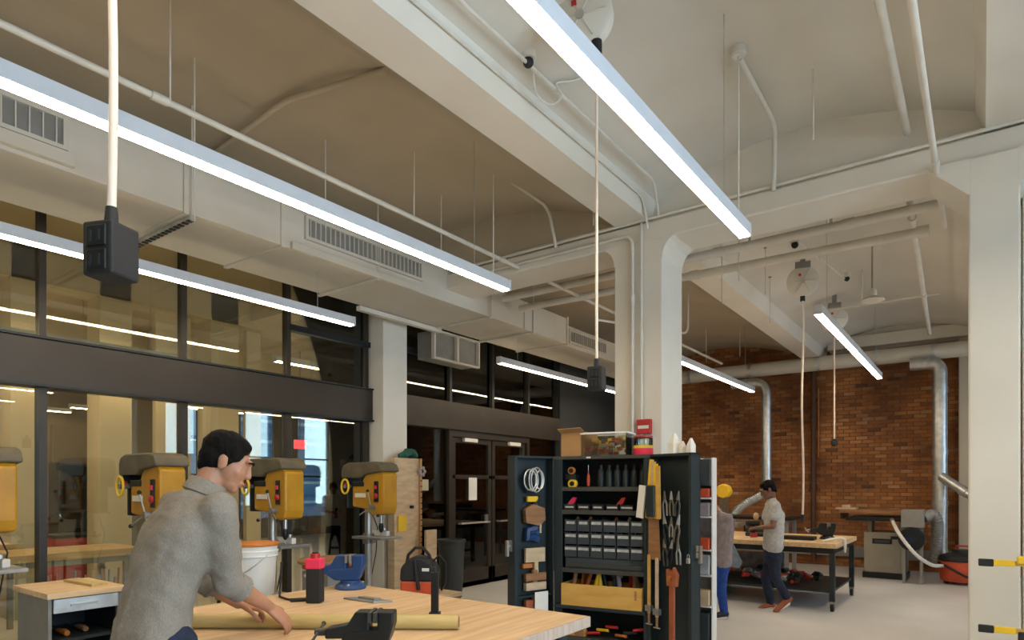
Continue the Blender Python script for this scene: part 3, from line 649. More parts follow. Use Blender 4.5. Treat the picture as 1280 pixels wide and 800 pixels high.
# ------------------------------------------------------------------ drill presses
def drill_press(loc, label, rz=0):
    o = thing('drill_press', label, 'drill press', loc, rz, group='yellow drill presses along the partition')
    MB().box(-.14, .32, -.17, .17, 0, .05).build('base', 'cast', o, bevel=.01)
    MB().cyl((0, 0, .05), (0, 0, 1.72), .042, n=20).build('column', 'steel', o)
    MB().cyl((0, 0, .92), (0, 0, 1.04), .065).build('table_collar', 'cast', o)
    t = MB().box(-.10, .40, -.17, .17, .985, 1.015).build('work_table', 'cast', o, bevel=.006)
    MB().box(-.06, .10, -.03, .03, .93, .985).build('table_bracket', 'cast', o, bevel=.008)
    MB().box(-.04, .26, .05, .10, 1.015, 1.075).build('fence', 'white_plastic', o, bevel=.005)
    MB().cyl((.22, .05, 1.08), (.22, .05, 1.11), .03).build('fence_knob', 'steel', o)
    # head casting
    hd = MB().prism([(-.16, 1.36), (.10, 1.33), (.20, 1.26), (.36, 1.28), (.38, 1.36), (.38, 1.74), (.33, 1.78), (.08, 1.78), (.02, 1.66), (-.16, 1.60)], -.11, .11)
    hd.build('head_casting', 'yellow', o, bevel=.018)
    MB().box(-.155, .05, -.118, .118, 1.60, 1.655).build('belt_gap', 'black_metal', o, bevel=.006)
    n = 10; pf = [(-.32, 1.70), (-.32, 1.80), (-.29, 1.855), (-.20, 1.885), (.26, 1.885), (.34, 1.86), (.375, 1.80), (.375, 1.77), (.10, 1.74), (.02, 1.70)]
    MB().prism(pf, -.145, .145).build('belt_cover', 'olive', o, bevel=.02)
    MB().box(-.325, -.27, -.125, .125, 1.60, 1.70).build('motor_mount', 'black_metal', o)
    MB().cyl((-.24, 0, 1.34), (-.24, 0, 1.60), .095, n=22).build('motor', 'black_metal', o, bevel=.01)
    for k in (-1, 1): MB().cyl((-.26, k*.10, 1.62), (-.26, k*.135, 1.62), .028).build('belt_tensioner', 'red', o)
    # crank wheel towards the room
    wv = MB().tube([(-.22+.065*math.cos(a), -.17, 1.60+.085*math.sin(a)) for a in [k*PI/8 for k in range(17)]], .012, 8)
    wv.build('handwheel', 'bright_yellow', o); MB().cyl((-.22, -.18, 1.60), (-.22, -.09, 1.60), .022).build('wheel_hub', 'cast', o)
    MB().box(-.10, .08, -.122, -.112, 1.47, 1.52).build('maker_plate', 'white_paper', o)
    MB().box(.235, .30, -.125, -.112, 1.42, 1.66).build('switch_panel', 'black_metal', o, bevel=.003)
    MB().ell((.27, -.13, 1.49), (.034, .02, .034)).build('stop_button', 'red', o); MB().box(.255, .285, -.135, -.122, 1.57, 1.61).build('switch', 'pink', o)
    MB().cyl((.22, 0, 1.10+.02), (.22, 0, 1.28), .022).build('quill', 'steel', o)
    MB().lathe([(.012, 1.06), (.026, 1.09), (.03, 1.13), (.024, 1.17), (.018, 1.17)], c=(.22, 0, 0)).build('chuck', 'black_metal', o)
    MB().cyl((.22, 0, 1.02), (.22, 0, 1.07), .004).build('drill_bit', 'steel', o)
    MB().cyl((.22, -.11, 1.36), (.22, -.17, 1.36), .03).build('feed_hub', 'cast', o)
    for k in range(3):
        a = k*2*PI/3-.5; p = Vector((.22+.19*math.cos(a), -.20, 1.36+.19*math.sin(a)))
        s = MB().cyl((.22, -.155, 1.36), p, .007).build('feed_handle', 'steel', o)
        MB().ell(p, .018).build('handle_knob', 'black_rubber', s)
    MB().tube([(-.05, .09, 1.3), (-.02, .16, 1.1), (.02, .1, .8), (-.05, .06, .4), (-.1, .1, .06)], .006, 6).build('power_cable', 'black_rubber', o)
    return o
dp = drill_press((-5.9, 5.14, 0), 'yellow drill press in front of the pale column, farthest right of the row')
dup(dp, (-5.9, 3.86, 0), 0, 'yellow drill press just right of the bending man')
dup(dp, (-5.9, 2.67, 0), 0, 'yellow drill press half hidden behind the back of the bending man')
dup(dp, (-5.91, 1.48, 0), 0, 'yellow drill press cut off by the left photo edge')

# plywood panel by the pale column
pb = thing('plywood_panel', 'tall plywood peg panel standing against the pale column', 'panel', (-6.12, 5.98, 0), 0)
B(-.06, .06, -.27, .17, .10, 1.97).build('board', 'plywood', pb, bevel=.004)
B(-.05, .09, .17, .20, .10, 1.97).build('edge_strip', 'cardboard', pb)
for k in range(22): MB().cyl((.085, .185, .25+k*.075), (.096, .185, .25+k*.075), .011, n=8).build('peg_hole', 'black_metal', pb)
B(-.18, .18, -.35, .35, 0, .10).build('foot', 'plywood', pb)
MB().box(.06, .085, -.22, -.08, 1.02, 1.22).build('pinned_card', 'bright_yellow', pb)
MB().cyl((.06, .02, 1.33), (.10, .02, 1.33), .022).build('peg', 'black_metal', pb)
gl = MB()
gl.tube([(0, -.16, .01), (.03, -.08, .03), (-.02, 0, .06), (.03, .08, .05), (.0, .15, .02)], [.03, .05, .06, .055, .035], 10).tube([(.05, -.1, .02), (.07, 0, .07), (.05, .12, .02)], [.03, .045, .02], 8)
one(gl, 'work_gloves', 'green', 'crumpled dark green gloves heaped on top of the plywood panel', 'gloves', loc=(-6.12, 6.0, 1.985))
fl = thing('paper_tag', 'small pink paper flower pinned on the plywood panel', 'decoration', (-6.04, 6.18, 1.80))
for k in range(6): MB().ell((.01, .05*math.cos(k*PI/3), .05*math.sin(k*PI/3)), (.012, .028, .028), n=8, m=6).build('petal', 'mauve', fl)
one(MB().box(-.012, .012, -.065, .065, -.08, .08), 'wall_plate', 'beige_plate', 'beige switch plate beside the plywood panel', 'switch plate', loc=(-6.53, 6.75, 1.62), bevel=.004)
cbp = thing('wooden_board', 'pale wooden board leaning behind the black and red tool bag', 'board', (-5.93, 6.24, 0))
B(-.02, .02, -.10, .10, .0, 1.02).build('board', 'plywood', cbp, bevel=.004)

# trash bin
tb = thing('trash_bin', 'dark blue grey plastic trash bin by the glass doors', 'trash bin', (-6.22, 6.98, 0))
MB().lathe([(.15, .005), (.155, 0), (.195, .80), (.175, .80), (.14, .02), (0, .02)], n=28).build('barrel', 'blue_grey_bin', tb)
MB().lathe([(.19, .78), (.21, .785), (.21, .83), (.19, .835), (.185, .80)], n=28).build('rim', 'blue_grey_bin', tb)

# tool bag on a low cart
ct = thing('tool_cart', 'low wooden cart carrying the black and red tool bag', 'cart', (-4.55, 4.62, 0))
B(-.33, .33, -.28, .28, .50, .54).build('top', 'plywood', ct, bevel=.004); B(-.31, .31, -.26, .26, .12, .15).build('shelf', 'plywood', ct)
for sx in (-.3, .3):
    for sy in (-.25, .25):
        B(sx-.02, sx+.02, sy-.02, sy+.02, .09, .50).build('leg', 'wood_brown', ct); MB().cyl((sx-.012, sy, .045), (sx+.012, sy, .045), .045).build('caster', 'black_rubber', ct)
bg = thing('tool_bag', 'black and red tool bag with a big loop handle behind the workbench', 'bag', (-4.52, 4.60, .54), .55)
MB().box(-.17, .17, -.12, .12, 0, .13).build('red_base', 'orange_red', bg, bevel=.02)
bb = MB().prism([(-.18, .12), (.18, .12), (.20, .22), (.13, .33), (.03, .37), (-.08, .36), (-.17, .26)], -.12, .12).build('body', 'black_rubber', bg, bevel=.03)
MB().tube([(-.13+.0, -.02, .28), (-.11, -.02, .38), (-.04, -.02, .45), (.04, -.02, .45), (.10, -.02, .38), (.13, -.02, .28)], .016).build('handle', 'black_rubber', bg)
MB().tube([(-.02, -.125, .34), (.0, -.14, .2), (.02, -.14, .05)], .018).build('strap', 'black_rubber', bg)
MB().box(.05, .12, -.128, -.118, .23, .26).build('badge', 'white_plastic', bg)
MB().tube([(.12, 0, .3), (.2, -.02, .38), (.27, -.03, .3), (.27, -.03, .1), (.22, -.02, -.0+.03)], .011).build('hose', 'black_rubber', bg)

# round wooden stool/turntable and red topped box behind bench
rs = thing('round_table', 'round orange wood work table with red rim under the middle drill press', 'table', (-5.0, 3.9, 0))
MB().lathe([(0, .87), (.29, .87), (.31, .88), (.31, .905), (.29, .915), (0, .915)], n=36).build('tabletop', 'wood_brown', rs)
MB().lathe([(.255, .83), (.27, .83), (.27, .87), (.0, .87)], n=30).build('rim', 'orange_red', rs)
for k in range(4):
    a = k*PI/2+.5; MB().cyl((.2*math.cos(a), .2*math.sin(a), .84), (.26*math.cos(a), .26*math.sin(a), 0), .013).build('leg', 'grey_metal', rs)
B(-.19, .19, -.19, .19, .1, .80).build('side_panel', 'grey_metal', rs)
# stand and bucket
sd = thing('bucket_stand', 'small steel stand carrying the white bucket', 'stand', (-4.42, 2.74, 0))
B(-.2, .2, -.2, .2, .755, .785).build('top', 'grey_metal', sd)
for sx in (-.18, .18):
    for sy in (-.18, .18): MB().cyl((sx, sy, 0), (sx, sy, .755), .014).build('leg', 'black_metal', sd)
bk = thing('plastic_bucket', 'large white plastic bucket with an orange wood disc on top', 'bucket', (-4.42, 2.74, .785))
MB().lathe([(0, 0), (.135, 0), (.14, .01), (.158, .30), (.166, .30), (.166, .335), (.16, .335), (.163, .36), (.168, .37), (.155, .37), (.13, .03), (0, .03)], n=36).build('pail', 'white_plastic', bk)
for z in (.29, .325): MB().lathe([(.155, z), (.172, z+.004), (.172, z+.010), (.155, z+.014)], n=36).build('rib', 'white_plastic', bk)
MB().lathe([(0, .37), (.172, .37), (.176, .376), (.176, .39), (.172, .395), (0, .395)], n=36).build('lid', 'orange', bk)
MB().tube([(.165*math.cos(a), .165*math.sin(a)-.0, .31-.18*math.sin(a)*1.0) if False else (.17*math.cos(a), -.17*abs(math.sin(a))*.98-.005, .31-.15*abs(math.sin(a))) for a in [k*PI/12 for k in range(13)]], .004, 6).build('bail', 'steel', bk)

# small cabinet at the left edge
sc = thing('side_cabinet', 'small grey metal cabinet with a wooden top at the lower left', 'cabinet', (-5.21, 1.78, 0))
for k in range(3): B(-.33+k*.22, -.112+k*.22, -.22, .26, .862, .90).build('top_board', 'wood_light', sc, bevel=.003)
B(-.29, .28, -.20, -.18, .0, .86).build('side_panel', 'grey_metal', sc); B(-.29, .28, .22, .24, 0, .86).build('side_panel', 'grey_metal', sc)
B(-.29, -.27, -.18, .22, 0, .86).build('back_panel', 'cabinet_in', sc); B(-.27, .26, .212, .219, 0, .75).build('side_lining', 'cabinet_in', sc); B(-.27, .27, -.18, .22, .03, .06).build('shelf', 'grey_metal', sc)
dr = B(-.2, .30, -.175, .215, .76, .855).build('drawer', 'galv', sc, bevel=.004); B(-.27, .27, -.18, .21, .56, .58).build('shelf', 'cabinet_in', sc)
B(.3, .315, -.08, .08, .80, .815).build('drawer_pull', 'steel', dr)
one(MB().box(-.24, .20, -.05, .05, 0, .018), 'wooden_ruler', 'bamboo', 'pale bamboo strip lying on the small grey cabinet', 'strip', loc=(-5.2, 1.90, .90), rz=.05)
for i, (dx, dy, dz, m_, lab) in enumerate(((.05, -.05, .44, 'orange', 'orange handled tool on the upper shelf of the small grey cabinet'), (.0, .08, .44, 'wood_brown', 'brown handled tool on the upper shelf of the small grey cabinet, farther back'))):
    t = thing('hand_tool', lab, 'tool', (-5.23+dx, 1.77+dy, .60)); MB().tube([(.16, 0, 0), (.12, 0, .004), (0, 0, 0)], [.018, .022, .016]).build('handle', m_, t); MB().cyl((0, 0, 0), (-.2, 0, 0), .006).build('shaft', 'steel', t)
tr = thing('bit_rack', 'wire rack of small bits and clamps in front of the left partition post', 'rack', (-5.75, 2.12, .72), .0)
B(-.05, .05, -.28, .28, 0, .02).build('tray', 'grey_metal', tr)
for k in range(14): MB().cyl((random.uniform(-.03, .03), -.26+k*.04, .02), (random.uniform(-.03, .03), -.26+k*.04, .02+random.uniform(.10, .2)), .008, n=8).build('bit', 'cast' if k % 3 else 'wood_brown', tr)
rl = thing('rack_stand', 'thin black folding stand with crossed legs beside the small grey cabinet', 'stand', (-5.75, 2.15, 0))
for s in (-1, 1):
    MB().cyl((-.15, s*.25, .0), (.15, s*.25, .72), .009).build('leg', 'black_metal', rl); MB().cyl((.15, s*.25, 0), (-.15, s*.25, .72), .009).build('leg', 'black_metal', rl)

# ------------------------------------------------------------------ main workbench
TX0, TX1, TY0, TY1, TH = -3.69, -1.72, 1.50, 3.03, .90
bn = thing('wooden_workbench', 'large maple butcher block workbench in the foreground', 'workbench', ((TX0+TX1)/2, (TY0+TY1)/2, 0))
hx = (TX1-TX0)/2; hy = (TY1-TY0)/2; nb = 7
for k in range(nb):
    a = -hx+2*hx*k/nb; B(a+.0006, a+2*hx/nb-.0006, -hy, hy, TH-.055, TH).build('board', 'wood_light', bn, bevel=.0015)
B(-hx-.001, hx+.018, -hy+.002, -hy+.0, TH-.06, TH-.001) if False else None
B(hx, hx+.02, -hy, hy, TH-.056, TH-.0005).build('end_board', 'wood_end', bn, bevel=.002)
B(-hx+.1, hx-.1, -hy+.1, hy-.1, TH-.15, TH-.055).build('apron', 'cabinet', bn)
for sx in (-hx+.12, hx-.12):
    for sy in (-hy+.12, hy-.12): B(sx-.04, sx+.04, sy-.04, sy+.04, 0, TH-.055).build('leg', 'cabinet', bn, bevel=.004)
B(-hx+.12, hx-.12, -hy+.12, hy-.12, .2, .24).build('lower_shelf', 'cabinet', bn)

# bamboo tube
t0 = C2W(-1.62, 3.16, TH+.0375); t1 = C2W(-.262, 3.13, TH+.0375)
bt = thing('bamboo_pole', 'thick bamboo pole lying on the workbench under the hand of the man', 'pole', (t0+t1)/2, math.atan2((t1-t0).y, (t1-t0).x)); L = (t1-t0).length/2
prof = []
xs = [-L+2*L*k/60 for k in range(61)]; nodes_ = [-L*.62, -.05, L*.55]
MB().tube([(x, 0, 0) for x in xs], [.0365+.0022*sum(math.exp(-((x-q)/.012)**2) for q in nodes_) for x in xs], 22).build('culm', 'bamboo', bt)
for s in (1,):
    MB().lathe([(.0, 0), (.026, 0), (.026, .004), (0, .004)], n=20, c=(L, 0, 0), mx=Matrix.Rotation(PI/2, 3, 'Y')).build('hollow_end', 'wood_brown', bt)

# black bottle with pink tape
bx = C2W(-1.187, 3.86, TH)
bo = thing('spray_bottle', 'slim black container wrapped with bright pink tape on the workbench', 'bottle', bx, .6)
MB().box(-.045, .045, -.04, .04, 0, .265).build('body', 'black_rubber', bo, bevel=.008)
MB().box(-.0475, .0475, -.0425, .0425, .205, .268).build('tape', 'pink', bo, bevel=.008)
MB().cyl((0, 0, .265), (0, 0, .295), .028).build('cap', 'red', bo); MB().cyl((0, 0, .295), (0, 0, .303), .018).build('tip', 'black_rubber', bo)
# black stick (folded clamp bar)
sx = C2W(-.418, 3.47, TH)
bs = thing('clamp_bar', 'upright black clamp bar standing near the end of the bamboo pole', 'clamp', sx, .6)
MB().box(-.02, .02, -.015, .015, 0, .235).build('bar', 'black_metal', bs, bevel=.003)
MB().box(-.03, .03, -.025, .025, 0, .02).build('foot', 'black_metal', bs, bevel=.003); MB().cyl((0, 0, .235), (0, 0, .265), .012).build('top_pin', 'black_rubber', bs)
# aluminium plate
pp_ = C2W(-.885, 3.92, TH)
pl_ = thing('metal_plate', 'flat grey metal plate lying on the workbench', 'plate', pp_, .05)
MB().prism([(-.16, -.05), (.10, -.05), (.17, .045), (-.09, .05)], 0, .012, 'Z').build('plate', 'cast', pl_, bevel=.003); MB().prism([(-.06, -.02), (.08, -.02), (.10, .015), (-.04, .015)], .012, .024, 'Z').build('grip', 'grey_metal', pl_)
# cable
ca_ = thing('power_cable', 'black cable looping down from the bucket onto the workbench', 'cable', C2W(-1.45, 4.0, TH+.008))
o0 = Vector(ca_.location)
MB().tube([C2W(-1.52, 4.22, TH+.20)-o0, C2W(-1.50, 4.14, TH+.06)-o0, C2W(-1.46, 4.02, TH+.008)-o0, C2W(-1.38, 3.93, TH+.008)-o0, C2W(-1.30, 3.88, TH+.008)-o0, C2W(-1.23, 3.92, TH+.008)-o0, C2W(-1.2, 4.02, TH+.008)-o0], .007).build('wire', 'black_rubber', ca_)
MB().cyl(C2W(-1.34, 3.87, TH+.012)-o0, C2W(-1.24, 3.90, TH+.012)-o0, .012).build('plug', 'black_rubber', ca_)

def vise(name, label, loc, rz, m, s=1.0, m2='cast'):
    o = thing(name, label, 'vise', loc, rz)
    def sc_(mb): mb.v = [tuple(c*s for c in v) for v in mb.v]; return mb
    sc_(MB().lathe([(0, 0), (.105, 0), (.11, .01), (.10, .03), (.07, .045), (.07, .06), (0, .06)], n=28)).build('base', m, o)
    for k in range(3):
        a = k*2*PI/3+.6; sc_(MB().cyl((.088*math.cos(a), .088*math.sin(a), .02), (.088*math.cos(a), .088*math.sin(a), .042), .012)).build('bolt', 'steel', o)
    sc_(MB().prism([(-.10, .06), (.06, .06), (.08, .10), (.10, .17), (.10, .235), (.02, .235), (.02, .15), (-.14, .135), (-.16, .10)], -.05, .05)).build('fixed_jaw', m, o, bevel=.008*s)
    sc_(MB().prism([(-.24, .10), (-.02, .105), (-.02, .15), (-.02, .235), (-.09, .235), (-.13, .17), (-.24, .15)], -.045, .045)).build('sliding_jaw', m, o, bevel=.008*s)
    sc_(MB().box(.005, .022, -.07, .07, .185, .235)).build('jaw_plate', m2, o); sc_(MB().box(-.022, -.005, -.07, .07, .185, .235)).build('jaw_plate', m2, o)
    sc_(MB().cyl((-.24, 0, .125), (-.30, 0, .125), .018)).build('screw', m2, o)
    h = sc_(MB().cyl((-.285, -.11, .10), (-.285, .09, .15), .007)).build('handle', m2, o)
    sc_(MB().ell((-.285, -.11, .10), .012)).build('handle_knob', m2, h); sc_(MB().ell((-.285, .09, .15), .012)).build('handle_knob', m2, h)
    return o
vise('bench_vise', 'blue bench vise bolted on the far corner of the workbench', C2W(-1.11, 4.40, TH), .62, 'blue', .98)
vise('bench_vise', 'black bench vise at the near edge of the workbench, bottom of the photo', C2W(-.56, 2.62, TH), .62, 'black_metal', .82, 'cabinet_edge')
# ------------------------------------------------------------------ open tool cabinet
CW, CD, CH = .89, .44, 1.875
CL = Vector((-3.185, 4.99, 0)); CR = math.radians(9.7)
cm_ = Matrix.Translation(CL) @ Matrix.Rotation(CR, 4, 'Z')      # local: x across, y back, z up
tc_ = thing('tool_cabinet', 'dark steel tool cabinet standing open in front of the centre column', 'cabinet', CL, CR)
t = .02
MB().box(0, t, 0, CD, 0, CH).build('side_wall', 'cabinet', tc_, bevel=.003); MB().box(CW-t, CW, 0, CD, 0, CH).build('side_wall', 'cabinet', tc_, bevel=.003)
B(t, CW-t, CD-.015, CD, .06, CH-.02).build('back_wall', 'cabinet_in', tc_); B(-.005, CW+.005, -.01, CD, CH-.03, CH).build('top_wall', 'cabinet_edge', tc_, bevel=.003)
B(t, CW-t, 0, CD, .04, .08).build('bottom_wall', 'cabinet', tc_)
for s0, s1 in ((t, .085), (CW-.05, CW-t)): B(s0, s1, -.004, .012, .08, CH-.03).build('front_stile', 'cabinet', tc_, bevel=.002)
SH = [.235, .855, 1.385, 1.595]
for z in SH: MB().box(t, CW-t, .0, CD-.02, z-.012, z).box(t, CW-t, -.002, .008, z-.038, z).build('shelf', 'cabinet_edge', tc_, bevel=.002)
MB().box(.32, .36, -.014, -.008, CH-.022, CH-.010).build('maker_badge', 'white_paper', tc_)
MB().box(0.0, .06, -.014, -.008, CH-.025, CH-.008).build('lid_hinge', 'cabinet_edge', tc_)
def cl(x, y, z): return cm_ @ Vector((x, y, z))
IN0, IN1 = .095, CW-.055; step = (IN1-IN0)/6
ROWN = ['lowest row', 'middle row', 'top row']; ON = ['leftmost', 'second from left', 'third from left', 'third from right', 'second from right', 'rightmost']
def bin_(x, z, wd, ht, dp, label, lab_m='label_grey', group='parts bins in the open tool cabinet', m='blue_grey_bin'):
    o = thing('parts_bin', label, 'bin', cl(x, .02, z), CR, group=group); h = wd/2
    MB().box(-h, h, 0, .006, 0, ht*.92).box(-h, -h+.005, 0, dp, 0, ht).box(h-.005, h, 0, dp, 0, ht).box(-h, h, dp-.005, dp, 0, ht).box(-h, h, 0, dp, 0, .005).build('tray', m, o)
    lw = h*random.uniform(.66, .97); B(-lw, lw, -.003, 0, ht*(.58 if ht > .1 else .35), ht*(.80 if ht > .1 else .62)).build('label_card', lab_m, o)
    return o
for r_ in range(3):
    for k in range(6):
        bin_(IN0+step*(k+.5), .955+r_*.118, step-.006, .112, .3, 'grey parts bin with white label, %s of three, %s' % (ROWN[r_], ON[k]))
lb = thing('drawer_box', 'plain dark drawer box under the three rows of parts bins', 'drawer box', cl(.49, .03, .855), CR)
B(-.39, .35, 0, .35, 0, .098).build('body', 'blue_grey_bin', lb, bevel=.005); B(-.37, .33, -.006, 0, .012, .045).build('lip', 'cabinet_edge', lb)
B(.22, .34, -.003, 0, .05, .09).build('label_card', 'cabinet', lb)
for k in range(5):
    bin_(IN0+.05+k*.135, 1.385, .11, .055, .28, 'low dark tray with white label on the second shelf, ' + ['leftmost', 'second from left', 'third from left', 'fourth from left', 'rightmost'][k], group='low trays on the second shelf', m='black_rubber')
# contents of the bins
for k in range(6):
    o = thing('hand_tool', 'small tool poking out of the top row of bins, ' + ON[k], 'tool', cl(IN0+step*(k+.5)+.01, .12, 1.22), CR, group='small tools in the top row of bins')
    MB().cyl((-.03, 0, 0), (.03, 0, .10), .014).build('handle', ['wood_brown', 'orange', 'black_rubber', 'orange_red', 'beige_plate', 'cast'][k], o); MB().cyl((-.06, 0, -.06), (-.03, 0, 0), .006).build('shaft', 'steel', o)
for k, (x, m_) in enumerate(((.13, 'pink'), (.60, 'red'))):
    o = thing('stapler', ['pink red tool on the second shelf at the far left', 'red hand tool resting on the rightmost low tray'][k], 'tool', cl(x, .10, 1.44), CR)
    MB().prism([(-.03, 0), (.03, 0), (.055, .06), (.02, .06)], -.02, .02).build('grip', m_, o, bevel=.005); MB().box(-.03, .02, -.015, .015, -.045, 0).build('nose', 'cast', o)
# top shelf
for k, z in enumerate((1.595, 1.665)):
    for q in range(1):
        o = thing('tape_measure', ['yellow tape measure on the top shelf', 'amber tape measure stacked on a block above the yellow one'][k], 'tape measure', cl(.145+.01*(1-k), .08, z+(.05 if k else 0)), CR)
        MB().cyl((0, -.02, .03), (0, .02, .03), .045-.01*k).build('case', ['bright_yellow', 'orange'][k], o, bevel=.006); MB().cyl((0, -.024, .03), (0, -.018, .03), .022).build('face_plate', 'black_metal', o)
one(B(-.05, .05, -.04, .06, 0, .045), 'block', 'black_metal', 'dark block under the upper tape measure on the top shelf', 'block', loc=cl(.145, .09, 1.665), rz=CR)
o = thing('screwdriver', 'orange handled screwdriver upright on the top shelf', 'screwdriver', cl(.30, .10, 1.595), CR); MB().lathe([(0, 0), (.012, .01), (.016, .06), (.012, .11), (.006, .115), (.004, .15), (0, .15)], n=12).build('handle', 'orange_red', o); MB().cyl((0, 0, .15), (0, 0, .2), .003).build('blade', 'steel', o)
for k in range(6):
    o = thing('spray_can', 'dark bottle on the top shelf of the cabinet, ' + ['nearest the screwdriver', 'second from the screwdriver', 'third from the screwdriver', 'fourth from the screwdriver', 'second from the right side', 'at the right side'][k], 'bottle', cl(.40+k*.078, .16, 1.595), CR, group='dark bottles on the top shelf')
    MB().lathe([(0, 0), (.03, 0), (.031, .005), (.031, .14), (.02, .16), (0, .16)], n=16).build('body', 'cabinet', o); MB().cyl((0, 0, .16), (0, 0, .20), .014).build('cap', 'cabinet_edge', o)
# wooden tray with upright tools
wt = thing('wooden_tool_tray', 'yellowish plywood tray full of hand tools in the cabinet', 'tray', cl(.465, -.045, .525), CR)
B(-.375, .37, 0, .018, 0, .195).build('front_board', 'plywood_yellow', wt, bevel=.002); B(-.375, .37, .30, .318, 0, .195).build('back_board', 'plywood_yellow', wt)
B(-.375, -.357, .018, .30, 0, .195).build('end_board', 'plywood_yellow', wt); B(.352, .37, .018, .30, 0, .195).build('end_board', 'plywood_yellow', wt); B(-.357, .352, .018, .30, 0, .012).build('bottom_board', 'plywood_yellow', wt)
B(.305, .325, -.002, 0, .09, .17).build('grip_slot', 'wood_brown', wt)
B(t, CW-t, -.05, CD-.02, .495, .525).build('drawer_rail', 'cabinet', tc_, bevel=.003)
hm = ['wood_brown', 'orange', 'wood_red', 'wood_red', 'bright_yellow', 'black_rubber', 'bright_yellow', 'cabinet', 'black_rubber', 'blue', 'mauve', 'red', 'wood_brown', 'cast']
for k in range(14):
    x = -.33+k*.050+random.uniform(-.012, .012); kind_ = ['chisel', 'clamp', 'hammer', 'file'][k % 4]; hh = random.uniform(.20, .25); tilt = random.uniform(-.12, .12)
    o = thing(kind_, '%s handled %s standing in the plywood tray, %s' % ({'wood_brown': 'brown', 'orange': 'orange', 'wood_red': 'reddish', 'bright_yellow': 'yellow', 'black_rubber': 'black', 'cabinet': 'dark', 'blue': 'blue', 'mauve': 'purple', 'red': 'red', 'cast': 'steel'}[hm[k]], kind_,
         ['1st', '2nd', '3rd', '4th', '5th', '6th', '7th', '8th', '9th', '10th', '11th', '12th', '13th', '14th'][k] + ' from the left'), kind_, cl(.465+x, .10+.06*(k % 2), .540), CR, group='hand tools in the plywood tray')
    a_ = Vector((0, 0, 0)); b_ = Vector((tilt*.5, 0, hh*.55)); c_ = Vector((tilt, 0, hh+.05))
    MB().cyl(a_, b_, .006).build('shaft', 'cast', o); hd_ = MB().cyl(b_, c_, .017, .021).build('handle', hm[k], o)
    if k % 4 == 2: MB().cb(c_, (.09, .025, .03)).build('head', 'cast', o)
    if k % 4 == 1: MB().cyl(c_-Vector((.045, 0, 0)), c_+Vector((.045, 0, 0)), .010).build('cross_handle', hm[k], o)
# bottom shelf
o = thing('wood_plane', 'wooden block plane on the bottom shelf far below the plywood tray', 'plane', cl(.20, .06, .235), CR); MB().box(-.09, .09, -.035, .035, 0, .06).build('stock', 'plywood_yellow', o, bevel=.006); MB().cyl((-.05, 0, .06), (-.05, 0, .095), .016).build('knob', 'wood_brown', o); MB().cyl((.04, -.036, .03), (.04, .036, .03), .05).build('wheel', 'wood_brown', o)
for k in range(6):
    o = thing('clamp', 'coloured clamp lying on the bottom shelf, ' + ['red one at the left', 'yellow one', 'red one under the yellow one', 'orange one', 'black one at the right', 'red one at the far right'][k], 'clamp', cl(.36+k*.085, .07, .245+.035*(k % 3)), CR+random.uniform(-.5, .5), group='clamps on the bottom shelf')
    MB().cyl((-.06, 0, .02), (.06, 0, .03), .014).build('jaw', ['red', 'bright_yellow', 'red', 'orange', 'black_rubber', 'red'][k], o); MB().cyl((-.05, .03, .015), (.05, .03, .015), .007).build('bar', 'cast', o)

def door_pan(name_label, hinge, ang, wdt, mirror=False):
    # opened door leaf: a shallow pan; local x from the hinge outwards, local y into the shelf side
    d = thing('cabinet_door', name_label, 'cabinet door', (0, 0, 0)); return d
def leaf(hx_, dirv, depth_sign, nm):
    """door is a part of the cabinet; returns (matrix in room, part)"""
    ang = math.atan2(dirv.y, dirv.x); Mw = Matrix.Translation(hx_) @ Matrix.Rotation(ang, 4, 'Z'); Ml = cm_.inverted() @ Mw
    s = depth_sign; W = .44; D = .115
    ys = sorted((0, s*D))
    b = MB().box(0, W, *sorted((s*(D-.014), s*D)), 0.04, CH, Ml)
    b.box(0, .012, ys[0], ys[1], .04, CH, Ml).box(W-.03, W, ys[0], ys[1], .04, CH, Ml).box(0, W, ys[0], ys[1], CH-.02, CH, Ml).box(0, W, ys[0], ys[1], .04, .06, Ml)
    p = b.build('door', 'cabinet', tc_, bevel=.002)
    hdl = MB().box(W+.0, W+.012, *sorted((s*.04, s*.07)), 1.02, 1.12, Ml).cyl(Ml @ Vector((W+.012, s*.055, 1.07)), Ml @ Vector((W+.05, s*.055, 1.07)), .008).box(W+.035, W+.055, *sorted((s*.04, s*.07)), .98, 1.12, Ml).build('handle', 'steel', p)
    return Mw
PL = cl(0, 0, 0); PR = cl(CW, 0, 0)
dl = (C2W(.03, 5.66, 0)-C2W(.39, 5.91, 0)); dr_ = (C2W(1.449, 5.158, 0)-C2W(1.185, 5.51, 0))
ML = leaf(PL, dl, -1, 'left'); MR = leaf(PR, dr_, 1, 'right')
# which side faces the room: left leaf inner side is -y? items hang on the open side (y=0 plane)
def lp(Mx, x, y, z): return Mx @ Vector((x, y, z))
aL = math.atan2(dl.y, dl.x); aR = math.atan2(dr_.y, dr_.x)
for Mx, s, a in ((ML, -1, 0), (MR, 1, 1)):
    pass
